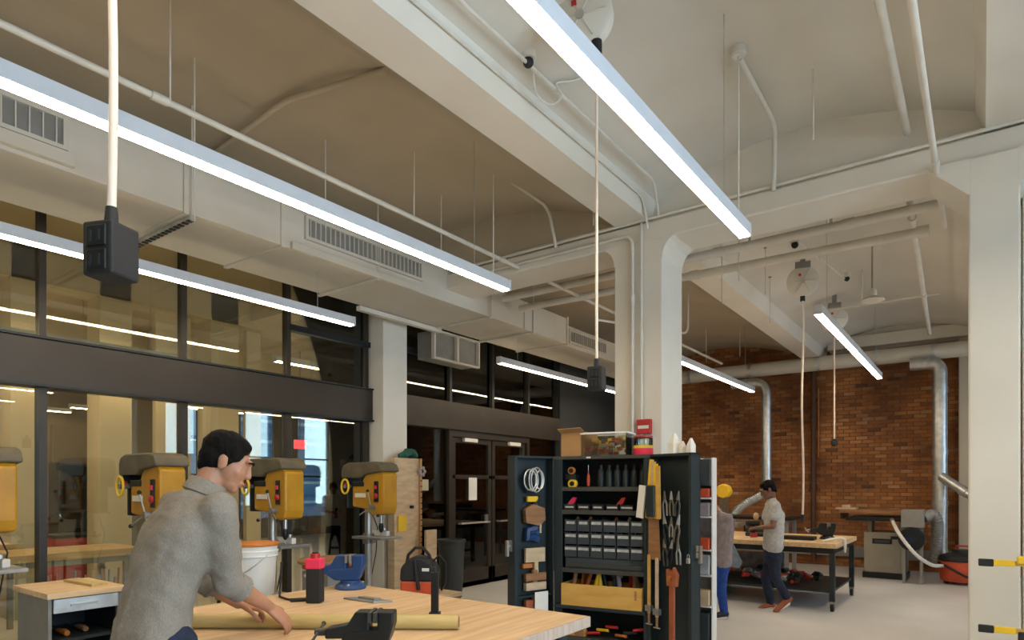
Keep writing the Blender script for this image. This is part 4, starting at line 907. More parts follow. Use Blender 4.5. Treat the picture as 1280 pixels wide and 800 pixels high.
# ---- left leaf contents (inner side faces the camera)
sL = 1.0
def LI(x, z, y=-.05): return lp(ML, x, y, z)
o = thing('cable_coil', 'silver grey coil of cable hanging at the top of the left cabinet door', 'cable', LI(.20, 1.66), aL)
for k in range(11): MB().tube([((.045+.006*(k % 5))*math.cos(a)+.012*k-.06, -.012*(k % 3)+.02, (.085+.009*(k % 4))*math.sin(a)-.006*(k % 3)) for a in [q*PI/8 for q in range(17)]], .007, 6).build('loop', ['galv', 'black_rubber', 'label_grey'][k % 3], o)
def doortool(nm, lab, Mx, ang, x, z, parts, y=-.05, cat='tool'):
    o = thing(nm, lab, cat, lp(Mx, x, y, z), ang)
    for pn, m_, f in parts: f(MB()).build(pn, m_, o, bevel=.003 if pn in ('blade', 'body', 'frame', 'pad') else 0)
    return o
doortool('combination_square', 'yellow and black tool hanging under the cable coil on the left door', ML, aL, .20, 1.46, (('body', 'bright_yellow', lambda b: b.box(-.05, .07, -.02, .01, 0, .05)), ('grip', 'black_rubber', lambda b: b.cyl((-.08, 0, .05), (.0, 0, -.05), .016))))
doortool('leather_pouch', 'brown leather pouch with tools on the left cabinet door', ML, aL, .19, 1.27, (('body', 'wood_brown', lambda b: b.prism([(-.12, .02), (-.05, -.03), (.10, .0), (.11, .12), (.02, .17), (-.11, .13)], -.03, .02)), ('tool_handle', 'orange', lambda b: b.cyl((-.05, -.02, .10), (-.03, -.02, .2), .013)), ('tool_handle', 'beige_plate', lambda b: b.cyl((-.09, -.03, -.10), (-.10, -.03, .1), .013))), cat='pouch')
one(MB().tube([(-.06, 0, .02), (.0, -.02, .05), (.07, .0, .04), (.05, -.02, .10), (-.03, 0, .12), (-.06, -.01, .08), (.02, -.02, .14)], [.035, .045, .04, .045, .04, .04, .03], 8), 'cloth_bundle', 'blue', 'bright blue plastic bundle on the left cabinet door', 'bundle', loc=LI(.2, 1.09), rz=aL)
o = doortool('back_saw', 'light wooden board tool on the left door above its middle shelf', ML, aL, .19, .86, (('body', 'plywood', lambda b: b.box(-.12, .10, -.02, .01, .05, .18)), ('post', 'plywood', lambda b: b.box(-.04, .0, -.02, .01, -.1, .05)), ('handle', 'orange', lambda b: b.box(.02, .12, -.03, .0, .0, .04))), cat='saw')
B(.02, .40, -.09, -.02, .60, .615).build('door_shelf', 'cabinet', None); bpy.data.objects[-1] if False else None
_s = [x for x in COL.objects if x.name.startswith('door_shelf')][-1]; _s.data.transform(cm_.inverted() @ ML); _s.parent = tc_
for k in range(4):
    doortool('wood_block_plane', 'brown wooden hand plane on the lower half of the left door, ' + ['topmost', 'second from top', 'third from top', 'lowest'][k], ML, aL, .18, .74-k*.085 if k < 2 else .50-(k-2)*.10, (('body', ['wood_brown', 'plywood', 'wood_red', 'wood_brown'][k], lambda b: b.box(-.12, .11, -.03, .015, 0, .07)), ('wedge', 'wood_brown', lambda b: b.box(-.02, .03, -.02, .01, .07, .10))), cat='plane')
one(B(-.08, .07, -.004, 0, 0, .22), 'paper_sheet', 'white_paper', 'white sheet of paper at the bottom of the left cabinet door', 'paper', loc=LI(.14, .42, -.01), rz=aL)
# ---- right leaf contents
def RI(x, z, y=.0): return lp(MR, x, y, z)
cols_ = ['bright_yellow', 'plywood', 'bright_yellow', 'plywood_yellow']
for k in range(4):
    q = thing('wooden_ruler', 'yellow wooden ruler hanging on the right cabinet door, ' + ['leftmost', 'second', 'third', 'rightmost'][k], 'ruler', RI(.02+k*.05, 1.33, -.05-.01*k), aR, group='rulers on the right cabinet door')
    MB().box(-.022, .022, -.004, .004, 0, .50-.02*k).build('blade', cols_[k], q); q.rotation_euler[1] = .10-.04*k
o = thing('paper_pad', 'white booklet tucked in front of the rulers on the cabinet door', 'booklet', RI(-.03, 1.33, -.085), aR); MB().box(-.04, .03, -.01, .01, 0, .28).build('pages', 'white_paper', o, bevel=.003); o.rotation_euler[1] = .13
o = thing('glove_pouch', 'dark green grey pouch in front of the rulers on the cabinet door', 'pouch', RI(.085, 1.34, -.085), aR); MB().box(-.045, .045, -.012, .012, 0, .27).build('pouch_body', 'cabinet', o, bevel=.01)
o = thing('hand_saw', 'hand saw with dark blade and wood handle on the right cabinet door', 'saw', RI(.09, .98, -.045), aR)
MB().prism([(-.06, .34), (.05, .34), (.07, 0), (-.06, 0)], -.002, .002).build('blade', 'wood_brown', o); MB().box(-.065, .055, -.012, .012, .34, .42).build('handle', 'wood_brown', o)
for k in range(2):
    o = thing('bar_clamp', ['wooden bar clamp hanging left on the right door', 'wooden bar clamp hanging next to the leftmost one on the right door'][k], 'clamp', RI(.04+k*.085, .52-k*.02, -.05), aR, group='bar clamps on the right door')
    MB().box(-.013, .013, -.008, .008, 0, .50+.0*k).build('bar', 'plywood_yellow' if k == 0 else 'plywood', o); MB().box(-.03, .03, -.02, .02, .02, .07).build('jaw', 'cast', o); MB().cyl((0, 0, -.09), (0, 0, 0), .011).build('screw', 'wood_brown', o); MB().cyl((-.035, 0, -.09), (.035, 0, -.09), .006).build('tommy_bar', 'steel', o)
for k in range(9):
    o = thing('pliers', 'dark steel pliers on the right cabinet door, ' + ['first hook of the upper row', 'second hook of the upper row', 'third hook of the upper row', 'first hook of the middle row', 'second hook of the middle row', 'third hook of the middle row', 'first hook of the lower row', 'second hook of the lower row', 'third hook of the lower row'][k], 'pliers', RI(.19+.07*(k % 3), 1.50-.20*(k//3), -.03), aR, group='pliers on the right cabinet door')
    mm_ = ['grey_metal', 'black_metal', 'cabinet_edge', 'olive'][(k*3) % 4]; o.rotation_euler[1] = random.uniform(-.25, .25); sc_k = random.uniform(.85, 1.35); o.scale = (sc_k, 1, sc_k)
    MB().tube([(0, 0, 0), (-.02, 0, -.05), (-.015, 0, -.14)], .008, 8).build('handle', mm_, o); MB().tube([(0, 0, 0), (.02, 0, -.05), (.018, 0, -.14)], .008, 8).build('handle', mm_, o); MB().cyl((0, 0, -.01), (0, 0, .06), .016, .006).build('jaws', 'grey_metal' if k % 2 else 'olive', o)
o = thing('pipe_wrench', 'long dull red pipe wrench hanging on the right cabinet door', 'wrench', RI(.285, .08, -.05), aR)
MB().box(-.026, .026, -.012, .012, 0, .72).build('handle', 'wood_red', o, bevel=.006); MB().prism([(-.045, .70), (.05, .70), (.06, .80), (.02, .86), (.01, .82), (-.05, .84)], -.02, .02).build('head', 'wood_red', o, bevel=.005); MB().cyl((-.01, -.02, .76), (-.01, .02, .76), .03).build('adjusting_nut', 'orange', o)
o = thing('padlock_chain', 'small steel hasp with padlock on the front edge of the right cabinet door', 'padlock', RI(.43, .98, -.03), aR); MB().box(-.015, .015, -.01, .01, 0, .04).build('body', 'steel', o, bevel=.004); MB().tube([(-.01, 0, .04), (-.01, 0, .065), (0, 0, .075), (.01, 0, .065), (.01, 0, .04)], .003, 6).build('shackle', 'steel', o)

# ---- on top of the cabinet
o = thing('cardboard_box', 'brown cardboard box at the left end of the cabinet top', 'box', cl(.19, .16, CH), CR-.25)
MB().box(-.13, .13, -.11, .11, 0, .22).build('carton', 'cardboard', o, bevel=.003); MB().prism([(-.11, .22), (-.11, .222), (-.17, .255), (-.17, .250)], -.13, .13, 'X').build('flap', 'cardboard', o)
o = thing('clear_tote', 'clear plastic tote of colourful parts on the cabinet top', 'tote', cl(.47, .15, CH), CR)
MB().box(-.21, .21, -.13, -.125, 0, .20).box(-.21, .21, .125, .13, 0, .20).box(-.21, -.205, -.13, .13, 0, .2).box(.205, .21, -.13, .13, 0, .2).box(-.21, .21, -.13, .13, 0, .006).build('tote_wall', 'clear', o)
MB().frame(-.22, .22, -.14, .14, .195, .21, .018, Matrix.Rotation(-PI/2, 4, 'X')).build('tote_rim', 'white_plastic', o) if False else MB().box(-.22, .22, -.14, -.125, .195, .21).box(-.22, .22, .125, .14, .195, .21).box(-.22, -.205, -.14, .14, .195, .21).box(.205, .22, -.14, .14, .195, .21).build('tote_rim', 'white_plastic', o)
cols2 = ['orange', 'bright_yellow', 'red', 'wood_brown', 'beige_plate', 'orange_red', 'bright_yellow']
for k in range(60):
    q = thing('small_part', 'small coloured part heaped in the clear tote', 'part', cl(.47+random.uniform(-.18, .18), .15+random.uniform(-.105, .09), CH+.008+random.uniform(0, .13)), random.uniform(0, 3), group='coloured parts in the clear tote')
    MB().cb((0, 0, .015), (random.uniform(.03, .07), random.uniform(.02, .04), .03)).build('block', random.choice(cols2), q, bevel=.004)
o = thing('clear_bag', 'clear bag with pale papers between the tote and the red tub', 'bag', cl(.715, .20, CH), CR); MB().box(-.03, .03, -.05, .07, 0, .17).build('bag_film', 'canvas_grey', o, bevel=.02)
o = thing('snack_tub', 'clear tub with red lid and yellow and pink band on the cabinet top', 'tub', cl(.80, .13, CH), CR)
MB().lathe([(0, 0), (.085, 0), (.088, .01), (.088, .06), (0, .06)], n=28).build('pink_band', 'pink', o); MB().lathe([(.0, .06), (.09, .06), (.09, .085), (0, .085)], n=28).build('yellow_band', 'bright_yellow', o)
MB().lathe([(.084, .085), (.086, .10), (.086, .15), (.07, .165), (.06, .165), (.078, .15), (.08, .085)], n=28).build('tub_wall', 'clear', o); MB().cyl((0, 0, .155), (0, 0, .17), .082, n=28).build('lid', 'red', o)
o = thing('fire_alarm_box', 'small red alarm box with a white stripe fixed on the centre column', 'alarm', (-2.60, 5.70, 2.10)); MB().box(-.07, .07, -.05, 0, 0, .14).build('housing', 'red', o, bevel=.006); MB().box(-.055, .055, -.054, -.05, .05, .08).build('stripe', 'white_paper', o)
for k, (dx, h_, w_) in enumerate(((.93, .17, .06), (1.0, .10, .035), (1.05, .12, .04))):
    pW = lp(MR, -.02+(dx-.93)*1.9+.12, .10, CH) if False else lp(MR, .22+k*.085, .06, CH)
    o = thing('paper_cone', 'white pointed paper model on the right cabinet door top, ' + ['largest', 'middle one', 'at the front edge'][k], 'model', pW, aR)
    MB().lathe([(0, 0), (w_, 0), (w_, h_*.5), (w_*.25, h_), (0, h_)], n=6).build('cone', 'white_paper', o, smooth=False)
# white shelf rack behind the cabinet
rk = thing('white_rack', 'narrow white shelf rack beyond the cabinet door stuffed with odds and ends', 'shelf', (-2.085, 5.74, 0))
for x in (-.2, .125):
    MB().box(x-.007, x+.007, -.03, .08, 0, 1.86).build('side_panel', 'white_plastic', rk, bevel=.003)
B(-.2, .125, .07, .08, 0, 1.86).build('back_panel', 'canvas_grey', rk)
RS = [.15, .52, .80, 1.03, 1.33, 1.50]
for z in RS: B(-.19, .12, -.05, .07, z-.015, z).build('shelf_board', 'white_plastic', rk, bevel=.002)
for k, (z, h_, m_, nm, lab) in enumerate(((.15, .30, 'blue_grey_bin', 'folder_box', 'blue grey folder box on the lowest shelf of the white rack'), (.52, .14, 'plywood', 'wood_offcut', 'light wood offcuts on the second shelf of the white rack'),
        (.80, .18, 'canvas_grey', 'cloth_stack', 'grey cloth stack on the third shelf of the white rack'), (1.03, .10, 'orange_red', 'orange_clamp', 'orange red clamp on the fourth shelf of the white rack'),
        (1.33, .12, 'mauve', 'storage_box', 'dull purple box on the upper shelf of the white rack'), (1.50, .08, 'orange_red', 'storage_box', 'bright orange red box near the top of the white rack'))):
    one(B(-.14, .09, -.055, .05, 0, h_), nm, m_, lab, 'box', loc=(-2.07, 5.735, z+.002), bevel=.006)
one(B(-.03, .03, -.14, .1, 0, .34), 'box_file', 'white_paper', 'white box file standing on top of the white rack', 'file', loc=(-2.03, 5.78, 1.62), bevel=.003) if False else None
one(B(-.045, .045, -.07, .05, 0, .24), 'box_file', 'blue_grey_bin', 'blue grey box file on the top shelf of the white rack', 'file', loc=(-2.01, 5.735, 1.605), bevel=.003)
one(B(-.04, .04, -.07, .05, 0, .25), 'box_file', 'white_paper', 'white box file on the top shelf of the white rack', 'file', loc=(-2.10, 5.735, 1.605), bevel=.003)
# ------------------------------------------------------------------ bench in the background and machines
b2 = thing('wooden_workbench', 'rolling workbench with wood top and black steel legs before the brick wall', 'workbench', (-2.95, 9.75, 0))
bx0, bx1, by0, by1 = -1.55, 1.47, -.80, .80
for k in range(6): B(bx0+(bx1-bx0)*k/6+.001, bx0+(bx1-bx0)*(k+1)/6-.001, by0, by1, .81, .87).build('board', 'wood_light' if k else 'plywood', b2, bevel=.003)
MB().box(bx0+.04, bx1-.04, by0+.02, by0+.06, .74, .81).box(bx0+.04, bx1-.04, by1-.06, by1-.02, .74, .81).box(bx0+.04, bx0+.08, by0+.06, by1-.06, .74, .81).box(bx1-.08, bx1-.04, by0+.06, by1-.06, .74, .81).build('top_frame', 'black_metal', b2)
B(bx0+.06, bx1-.06, by0+.05, by1-.05, .235, .265).build('lower_shelf', 'cabinet', b2)
for sx in (bx0+.06, bx1-.06):
    for sy in (by0+.05, by1-.05):
        l = B(sx-.032, sx+.032, sy-.032, sy+.032, .13, .74).build('leg', 'cabinet', b2, bevel=.003)
        MB().cyl((sx-.018, sy, .055), (sx+.018, sy, .055), .055).build('caster_wheel', 'black_rubber', l); MB().box(sx-.03, sx+.03, sy-.03, sy+.03, .10, .135).box(sx-.028, sx-.022, sy-.02, sy+.02, .05, .11).box(sx+.022, sx+.028, sy-.02, sy+.02, .05, .11).build('caster_fork', 'cast', l)
# machine vise and tools on it
vise('bench_vise', 'dark bench vise on the corner of the background workbench', (-1.72, 9.72, .87), .4, 'black_metal', .95)
o = thing('paper_strips', 'crumpled white rag hanging over the corner of the background workbench', 'rag', (-1.55, 9.35, .87)); g = MB()
g.tube([(-.15, -.12, .012), (-.05, -.05, .03), (.05, 0, .05), (.09, .02, .03), (.10, .02, -.06), (.10, .02, -.14)], [.012, .02, .02, .022, .018, .01], 8); g.build('cloth', 'white_paper', o)
o = thing('angle_grinder', 'black and red power tool lying on the background workbench', 'power tool', (-2.42, 9.45, .87), .1)
MB().cyl((-.22, 0, .045), (.08, 0, .045), .032).build('body', 'black_rubber', o); MB().cyl((.02, 0, .045), (.13, 0, .045), .04).build('red_collar', 'red', o); MB().cyl((-.28, 0, .02), (-.28, 0, .07), .05).build('head', 'cabinet', o); MB().box(.13, .19, -.03, .03, .0, .05).build('battery', 'black_rubber', o, bevel=.005)
one(B(-.28, .16, -.10, .1, 0, .05), 'tool_case', 'black_metal', 'flat black tool case between the red power tool and the vise', 'case', loc=(-1.98, 9.42, .87), bevel=.01)
random.seed(3)
cl3 = ['red', 'cabinet', 'blue_grey_bin', 'mauve', 'canvas_grey', 'black_rubber', 'orange_red', 'navy']
for k in range(46):
    x = random.uniform(-.9, 1.15); y = random.uniform(-.6, .5)
    q = thing('shop_rag', 'crumpled red or grey rag heaped on the lower shelf of the background workbench', 'rag', (-2.95+x, 9.75+y, .27+random.uniform(0, .07)), random.uniform(0, 6), group='rags on the lower shelf')
    a = random.uniform(.05, .10); g = MB().tube([(-a, -.02, .035), (-a*.4, .03, .05), (a*.4, -.02, .045), (a, .02, .03)], [.022, .034, .034, .02], 8); g.build('cloth', random.choice(cl3), q)
for k in range(12):
    q = thing('power_tool', 'small brown or grey part on the left half of the lower shelf', 'part', (-4.35+random.uniform(0, 1.0), 9.3+random.uniform(-.2, .4), .265), random.uniform(0, 6), group='odd parts on the lower shelf')
    MB().box(-.07, .07, -.04, .04, 0, random.uniform(.05, .11)).build('block', random.choice(['wood_brown', 'cast', 'orange_red', 'cabinet']), q, bevel=.01); MB().cyl((.0, 0, .05), (.10, 0, .10), .015).build('stub', 'black_rubber', q)
one(B(-.35, .35, -.02, .02, 0, .28), 'folded_sheet', 'canvas_grey', 'grey panel leaning under the background workbench', 'panel', loc=(-2.75, 10.2, .30), bevel=.005)

# second dark stand behind (black top at 404-550 of the photo)
bt2 = thing('machine_stand', 'black topped machine stand behind the background workbench', 'stand', (-3.15, 11.9, 0))
B(-.85, .55, -.35, .35, 1.02, 1.07).build('top', 'black_metal', bt2, bevel=.005)
for sx in (-.75, .45):
    for sy in (-.28, .28): B(sx-.03, sx+.03, sy-.03, sy+.03, 0, 1.02).build('leg', 'grey_metal', bt2)
B(-.3, .0, -.2, .2, .62, .95).build('motor_case', 'black_metal', bt2, bevel=.02); B(-.28, -.05, -.22, -.20, .66, .76).build('red_plate', 'red', bt2)
one(MB().box(-.16, .16, -.12, .12, 0, .10), 'tool_case', 'black_rubber', 'small black case with red trim under the hanging cord on the workbench', 'case', loc=(-2.75, 10.1, .87), bevel=.02)
# table saw
ts = thing('table_saw', 'table saw with beige cabinet base and long tables against the brick wall', 'table saw', (-1.35, 13.05, 0))
B(-.33, .30, -.28, .28, .10, .80).build('base_cabinet', 'beige_metal', ts, bevel=.01); B(-.35, .32, -.30, .30, 0, .10).build('plinth', 'black_metal', ts, bevel=.005)
B(-.25, .22, -.285, -.279, .18, .70).build('access_door', 'beige_metal', ts, bevel=.003); B(-.20, .10, -.292, -.284, .60, .69).build('name_plate', 'black_metal', ts, bevel=.004); B(-.16, .06, -.296, -.292, .625, .665).build('plate_stripe', 'blue_grey_bin', ts)
B(.08, .26, -.30, -.28, .69, .74).build('switch_box', 'black_rubber', ts)
for sx in (-.25, .22): B(sx-.03, sx+.03, -.2, .2, .80, 1.03).build('neck', 'beige_metal', ts)
MB().box(-.60, .40, -.42, -.36, 1.00, 1.05).box(-.55, .35, -.34, .34, 1.03, 1.07).build('saw_table', 'black_metal', ts, bevel=.003)
B(-.72, .40, -.36, .34, 1.13, 1.19).build('extension_table', 'wood_brown', ts, bevel=.004); B(-.70, -.66, -.3, .3, 1.02, 1.13).build('spacer', 'black_metal', ts); B(.3, .36, -.3, .3, 1.05, 1.13).build('spacer', 'black_metal', ts)
B(-.78, -.45, -.30, -.05, 1.19, 1.225).build('push_board', 'plywood', ts, bevel=.003); B(-.68, -.55, -.25, -.1, 1.225, 1.27).build('push_block', 'plywood', ts)
mt = thing('dust_blower', 'grey motor housing with round black blower right of the table saw', 'blower', (-.88, 12.44, 0))
B(-.20, .12, -.15, .15, .92, 1.22).build('housing', 'grey_metal', mt, bevel=.015); MB().cyl((-.05, -.17, .74), (-.05, .13, .74), .19, n=28).build('fan_case', 'black_metal', mt, bevel=.01); MB().cyl((-.05, -.19, .74), (-.05, -.17, .74), .07).build('fan_hub', 'navy', mt)
for s in (-.16, .08): B(s-.02, s+.02, -.1, .1, 0, .92).build('leg', 'grey_metal', mt)
flex('dust_hose', 'thick grey flexible hose dropping from the blower housing', [(-.75, 12.6, 1.10), (-.66, 12.65, 1.14), (-.60, 12.75, 1.0), (-.62, 12.95, .6), (-.66, 13.05, .25)], .085, 'grey_metal')
flex('vacuum_hose', 'pale vacuum hose running from the table saw down to the red vacuum', [(-1.22, 12.5, 1.02), (-1.08, 12.1, .82), (-.86, 12.05, .52), (-.66, 12.3, .34), (-.52, 12.62, .30)], .028, 'white_plastic', .03)
vc = thing('shop_vacuum', 'red shop vacuum with black lid on the floor beside the white column', 'vacuum', (-.26, 12.85, 0))
MB().lathe([(0, .05), (.30, .05), (.31, .07), (.33, .36), (.32, .38), (0, .38)], n=32).build('drum', 'orange_red', vc); MB().lathe([(0, .38), (.335, .38), (.34, .40), (.31, .46), (.2, .50), (0, .50)], n=32).build('lid', 'black_rubber', vc)
MB().cyl((0, 0, .48), (0, 0, .56), .14, n=24).build('motor_head', 'cabinet', vc); MB().tube([(-.1, 0, .54), (-.08, 0, .62), (.08, 0, .62), (.1, 0, .54)], .015).build('handle', 'red', vc)
for a in range(4): MB().ell((.26*math.cos(a*PI/2+.6), .26*math.sin(a*PI/2+.6), .04), .04, n=10, m=8).build('caster', 'black_rubber', vc)
MB().tube([(-.32, -.1, .34), (-.2, -.30, .30), (.05, -.36, .16), (.3, -.25, .1)], .018).build('cord', 'black_rubber', vc)
# band saw / yellow capped machine
ys_ = thing('band_saw', 'machine with a bright yellow round cap behind the bending worker by the rack', 'machine', (-3.05, 8.5, 0)) if False else thing('band_saw', 'machine with a bright yellow round cap behind the bending worker by the rack', 'machine', (-3.50, 10.80, 0))
MB().cyl((0, -.08, 1.52), (0, .08, 1.52), .125, n=8).build('wheel_cover', 'bright_yellow', ys_, bevel=.02); B(-.14, .14, -.12, .12, 0, .95).build('stand', 'green', ys_, bevel=.01)
B(-.05, .05, -.06, .06, .95, 1.42).build('neck', 'olive', ys_); B(-.3, .3, -.25, .25, .95, 1.0).build('work_table', 'cast', ys_)

# quick clamps at the lower right, hung on a rack just outside the photo
for i, (z, y, lab) in enumerate(((1.105, 5.20, 'yellow bar clamp reaching across the right hand column, upper one'), (.70, 5.05, 'yellow bar clamp with black grips reaching across the right hand column, lower one'))):
    o = thing('bar_clamp', lab, 'clamp', (0, y, z), math.radians(3))
    MB().box(.02, .62, -.006, .006, -.016, .016).build('bar', 'plywood_yellow', o, bevel=.002)
    MB().box(-.02, .06, -.014, .014, -.026, .022).build('grip', 'black_rubber', o, bevel=.006)
    MB().box(.06, .17, -.012, .012, -.02, .02).build('sleeve', 'bright_yellow', o, bevel=.004)
    MB().box(.18, .75, -.02, .02, (.0 if i == 0 else -.08), (.05 if i == 0 else .0)).build('jaw_body', 'bright_yellow' if i == 0 else 'black_rubber', o, bevel=.008)
    if i: MB().ell((.30, 0, .03), (.06, .02, .025)).build('knob', 'black_rubber', o)
ck = thing('clamp_rack', 'steel rack post carrying the bar clamps just outside the photo', 'rack', (.70, 5.16, 0))
B(-.03, .03, -.03, .03, 0, 1.3).build('post', 'grey_metal', ck); B(-.2, .2, -.2, .2, 0, .04).build('base', 'grey_metal', ck); B(-.06, .06, -.14, .06, .58, .62).build('arm', 'grey_metal', ck); B(-.06, .06, -.06, .1, 1.07, 1.10).build('arm', 'grey_metal', ck)

# ------------------------------------------------------------------ people
def rm(o, vox, sm=6, f=.5, disp=None):
    r = o.modifiers.new('fuse', 'REMESH'); r.mode = 'VOXEL'; r.voxel_size = vox; r.use_smooth_shade = True
    s = o.modifiers.new('smooth', 'SMOOTH'); s.factor = f; s.iterations = sm
    if disp:
        tx = bpy.data.textures.new('folds', 'CLOUDS'); tx.noise_scale = disp[1]; tx.noise_depth = 2
        d = o.modifiers.new('folds', 'DISPLACE'); d.texture = tx; d.strength = disp[0]; d.mid_level = .5; d.texture_coords = 'LOCAL'
    return o
def basis(f, u):
    f = f.normalized(); s = u.cross(f).normalized(); u = f.cross(s).normalized()      # s = left of the head
    return Matrix((s, f, u)).transposed()                                             # columns: left, forward, up
def head_geo(mb, c, Bm, k=1.0):
    P = lambda a, b, h: Vector(c) + Bm @ Vector((a*k, b*k, h*k))
    E = lambda p, r: mb.ell(P(*p), tuple(q*k for q in r), Bm, 18, 12)
    E((0, -.015, .035), (.074, .094, .085)); E((0, .03, -.01), (.062, .068, .085)); E((0, .045, -.065), (.045, .045, .045))
    E((0, .072, -.088), (.024, .022, .020)); E((0, .0, -.07), (.050, .06, .035))
    mb.cyl(P(0, .090, .030), P(0, .110, -.016), .008*k, .012*k, 10); E((0, .106, -.019), (.013, .012, .009))
    E((0, .084, .045), (.055, .018, .010))                                            # brow
    E((0, .098, -.050), (.024, .010, .006)); E((0, .096, -.062), (.021, .010, .007))  # lips
    for s in (-1, 1):
        E((s*.073, -.005, -.002), (.010, .020, .033)); E((s*.079, -.012, .010), (.007, .018, .022)); E((s*.038, .058, -.015), (.022, .020, .022))
def hair_geo(mb, c, Bm, k=1.0, short=False):
    P = lambda a, b, h: Vector(c) + Bm @ Vector((a*k, b*k, h*k))
    E = lambda p, r: mb.ell(P(*p), tuple(q*k for q in r), Bm, 18, 12)
    E((0, -.028, .055), (.083, .100, .084)); E((0, -.055, .010), (.079, .064, .078)); E((0, .016, .094), (.062, .050, .036)); E((0, -.075, -.030), (.057, .032, .048))
    for s in (-1, 1): E((s*.066, .022, .052), (.016, .034, .036)); E((s*.070, .014, .018), (.009, .012, .026))
def face_parts(body, c, Bm, k=1.0, hm='hair'):
    P = lambda a, b, h: Vector(c) + Bm @ Vector((a*k, b*k, h*k))
    for s in (-1, 1):
        e = MB().ell(P(s*.031, .0620, .014), .0128*k, n=12, m=8).build('eye', 'eye_white', body); MB().ell(P(s*.032, .0715, .012), .0062*k, n=10, m=6).build('iris', 'hair', e)
        MB().tube([P(s*.014, .100, .042), P(s*.032, .099, .049), P(s*.050, .086, .043)], .0038*k, 8).build('eyebrow', hm, body)
    MB().tube([P(-.020, .103, -.056), P(0, .108, -.055), P(.020, .103, -.056)], .0028*k, 8).build('mouth', 'wood_red', body)
def hand_geo(mb, wr, d, n, thumb, curl=.5, k=1.0, spread=.02):
    """wr wrist, d pointing direction, n palm normal (palm side), thumb: side vector"""
    d = d.normalized(); t = (thumb-d*thumb.dot(d)).normalized(); n = (n-d*n.dot(d)-t*n.dot(t)).normalized()
    W = lambda a, b, c_: wr + d*a*k + t*b*k + n*c_*k
    for b in (-.027, -.009, .009, .026): mb.cap(W(.005, b*.7, 0), W(.085, b, .004), .0155*k, .0125*k, 10)
    for i, (b, L) in enumerate(((-.030, .058), (-.010, .072), (.010, .078), (.030, .070))):
        p = W(.085, b, .004); a = curl*.5; r = .0092*k
        for q, seg in enumerate((.45, .32, .26)):
            dd = d*math.cos(a)+n*math.sin(a)+t*(b*.9*(1-q*.4)); dd.normalize(); p2 = p+dd*L*seg*k*1.08
            mb.cap(p, p2, r, r*.90, 10); p = p2; r *= .92; a += curl*.75
    p = W(.022, .026, .004); q = W(.055, .058, .016); s = W(.085, .066, .030+.01*curl); e = W(.108, .060, .042+.012*curl)
    mb.cap(p, q, .015*k, .0115*k, 10); mb.cap(q, s, .0108*k, .0098*k, 10); mb.cap(s, e, .0098*k, .0082*k, 10)

# --- the bending man at the workbench
root = C2W(-1.457, 2.62, 0)
man = thing('person', 'person with short dark hair in grey shirt leaning over workbench, hands on bamboo pole', 'person', root)
def L(x, z, h): return C2W(x, z, h)-root
hipc = L(-1.45, 2.64, .96); chest = L(-1.375, 2.70, 1.36); neckb = L(-1.322, 2.735, 1.575); 
rsh = L(-1.205, 2.625, 1.50); lsh = L(-1.495, 2.85, 1.50)
rel = L(-1.215, 2.74, 1.195); rwr = L(-1.130, 2.975, 1.040)
lel = L(-1.42, 2.93, 1.18); lwr = L(-1.30, 3.04, 1.045)
hc = L(-1.245, 2.79, 1.700)
fwd = (C2W(.95, .30, 0)-Vector((0, 0, .50))).normalized()
HB = basis(fwd, Vector((0, 0, 1)))
fw0 = C2W(.592, .806, 0)
body = MB(); head_geo(body, hc, HB, 1.0)
body.cap(neckb-Vector((0, 0, .03)), hc+HB @ Vector((0, -.035, -.04)), .060, .055)
body.cap(chest, neckb, .09, .06); body.cap(hipc-fw0*.02, chest, .085, .09)
for sh_, el_, wr_ in ((rsh, rel, rwr), (lsh, lel, lwr)):
    body.cap(sh_*.9+neckb*.1, el_, .048, .040); m1 = el_+(wr_-el_)*.35; body.cap(el_, m1, .041, .043); body.cap(m1, wr_, .042, .027)
nrm = Vector((0, 0, -1))
camr = C2W(1, 0, 0)
tdir = (t1-t0).normalized()
into = C2W(0, 1, 0)
hand_geo(body, rwr+(rwr-rel).normalized()*.01, (C2W(.62, .30, 0)-Vector((0, 0, .62))), Vector((0, 0, -1))+C2W(-.5, .3, 0), C2W(.1, 1, 0)+Vector((0, 0, .3)), .62, 1.02)
hand_geo(body, lwr, (C2W(.75, .55, 0)-Vector((0, 0, .30))), Vector((0, 0, -1)), C2W(.3, -1, 0), .75, 1.0)
bo_ = rm(body.build('body', 'skin', man), .0055, 4, .45)
face_parts(bo_, hc, HB)
hr_ = MB(); hair_geo(hr_, hc, HB); rm(hr_.build('hair', 'hair', man), .007, 3, .4, (.010, .02))
# shirt
sh_m = MB(); back = (C2W(-.3, -.62, 0)).normalized()
rgt = (rsh-lsh).normalized()
def slab(mb, c, half, r, rz_=None):
    mb.cap(c-rgt*half, c+rgt*half, r)
rg2 = Vector((rgt.x, rgt.y, 0)).normalized(); fw2 = Vector((0, 0, 1)).cross(rg2)
SEC = [(.915, 187, 2.62, .185, .135), (1.00, 191, 2.63, .178, .135), (1.10, 197, 2.65, .172, .130), (1.20, 205, 2.67, .178, .132), (1.32, 215, 2.69, .196, .138), (1.42, 225, 2.70, .205, .132), (1.49, 233, 2.71, .190, .112), (1.545, 239, 2.72, .135, .088), (1.585, 243, 2.73, .075, .068)]
def sec(h):
    for a, b in zip(SEC[:-1], SEC[1:]):
        if h <= b[0]: t = max(0, (h-a[0])/(b[0]-a[0])); return [a[k]+(b[k]-a[k])*t for k in range(5)]
    return list(SEC[-1])
def SP(h, deg, k=1.0):                # a point on the shirt surface: 0 = right side, -90 = back
    _, u, z, a, b = sec(h); c = C2W((u-640)/800*z, z, h)-root; t = math.radians(deg)
    return c+rg2*a*k*math.cos(t)+fw2*b*k*math.sin(t)
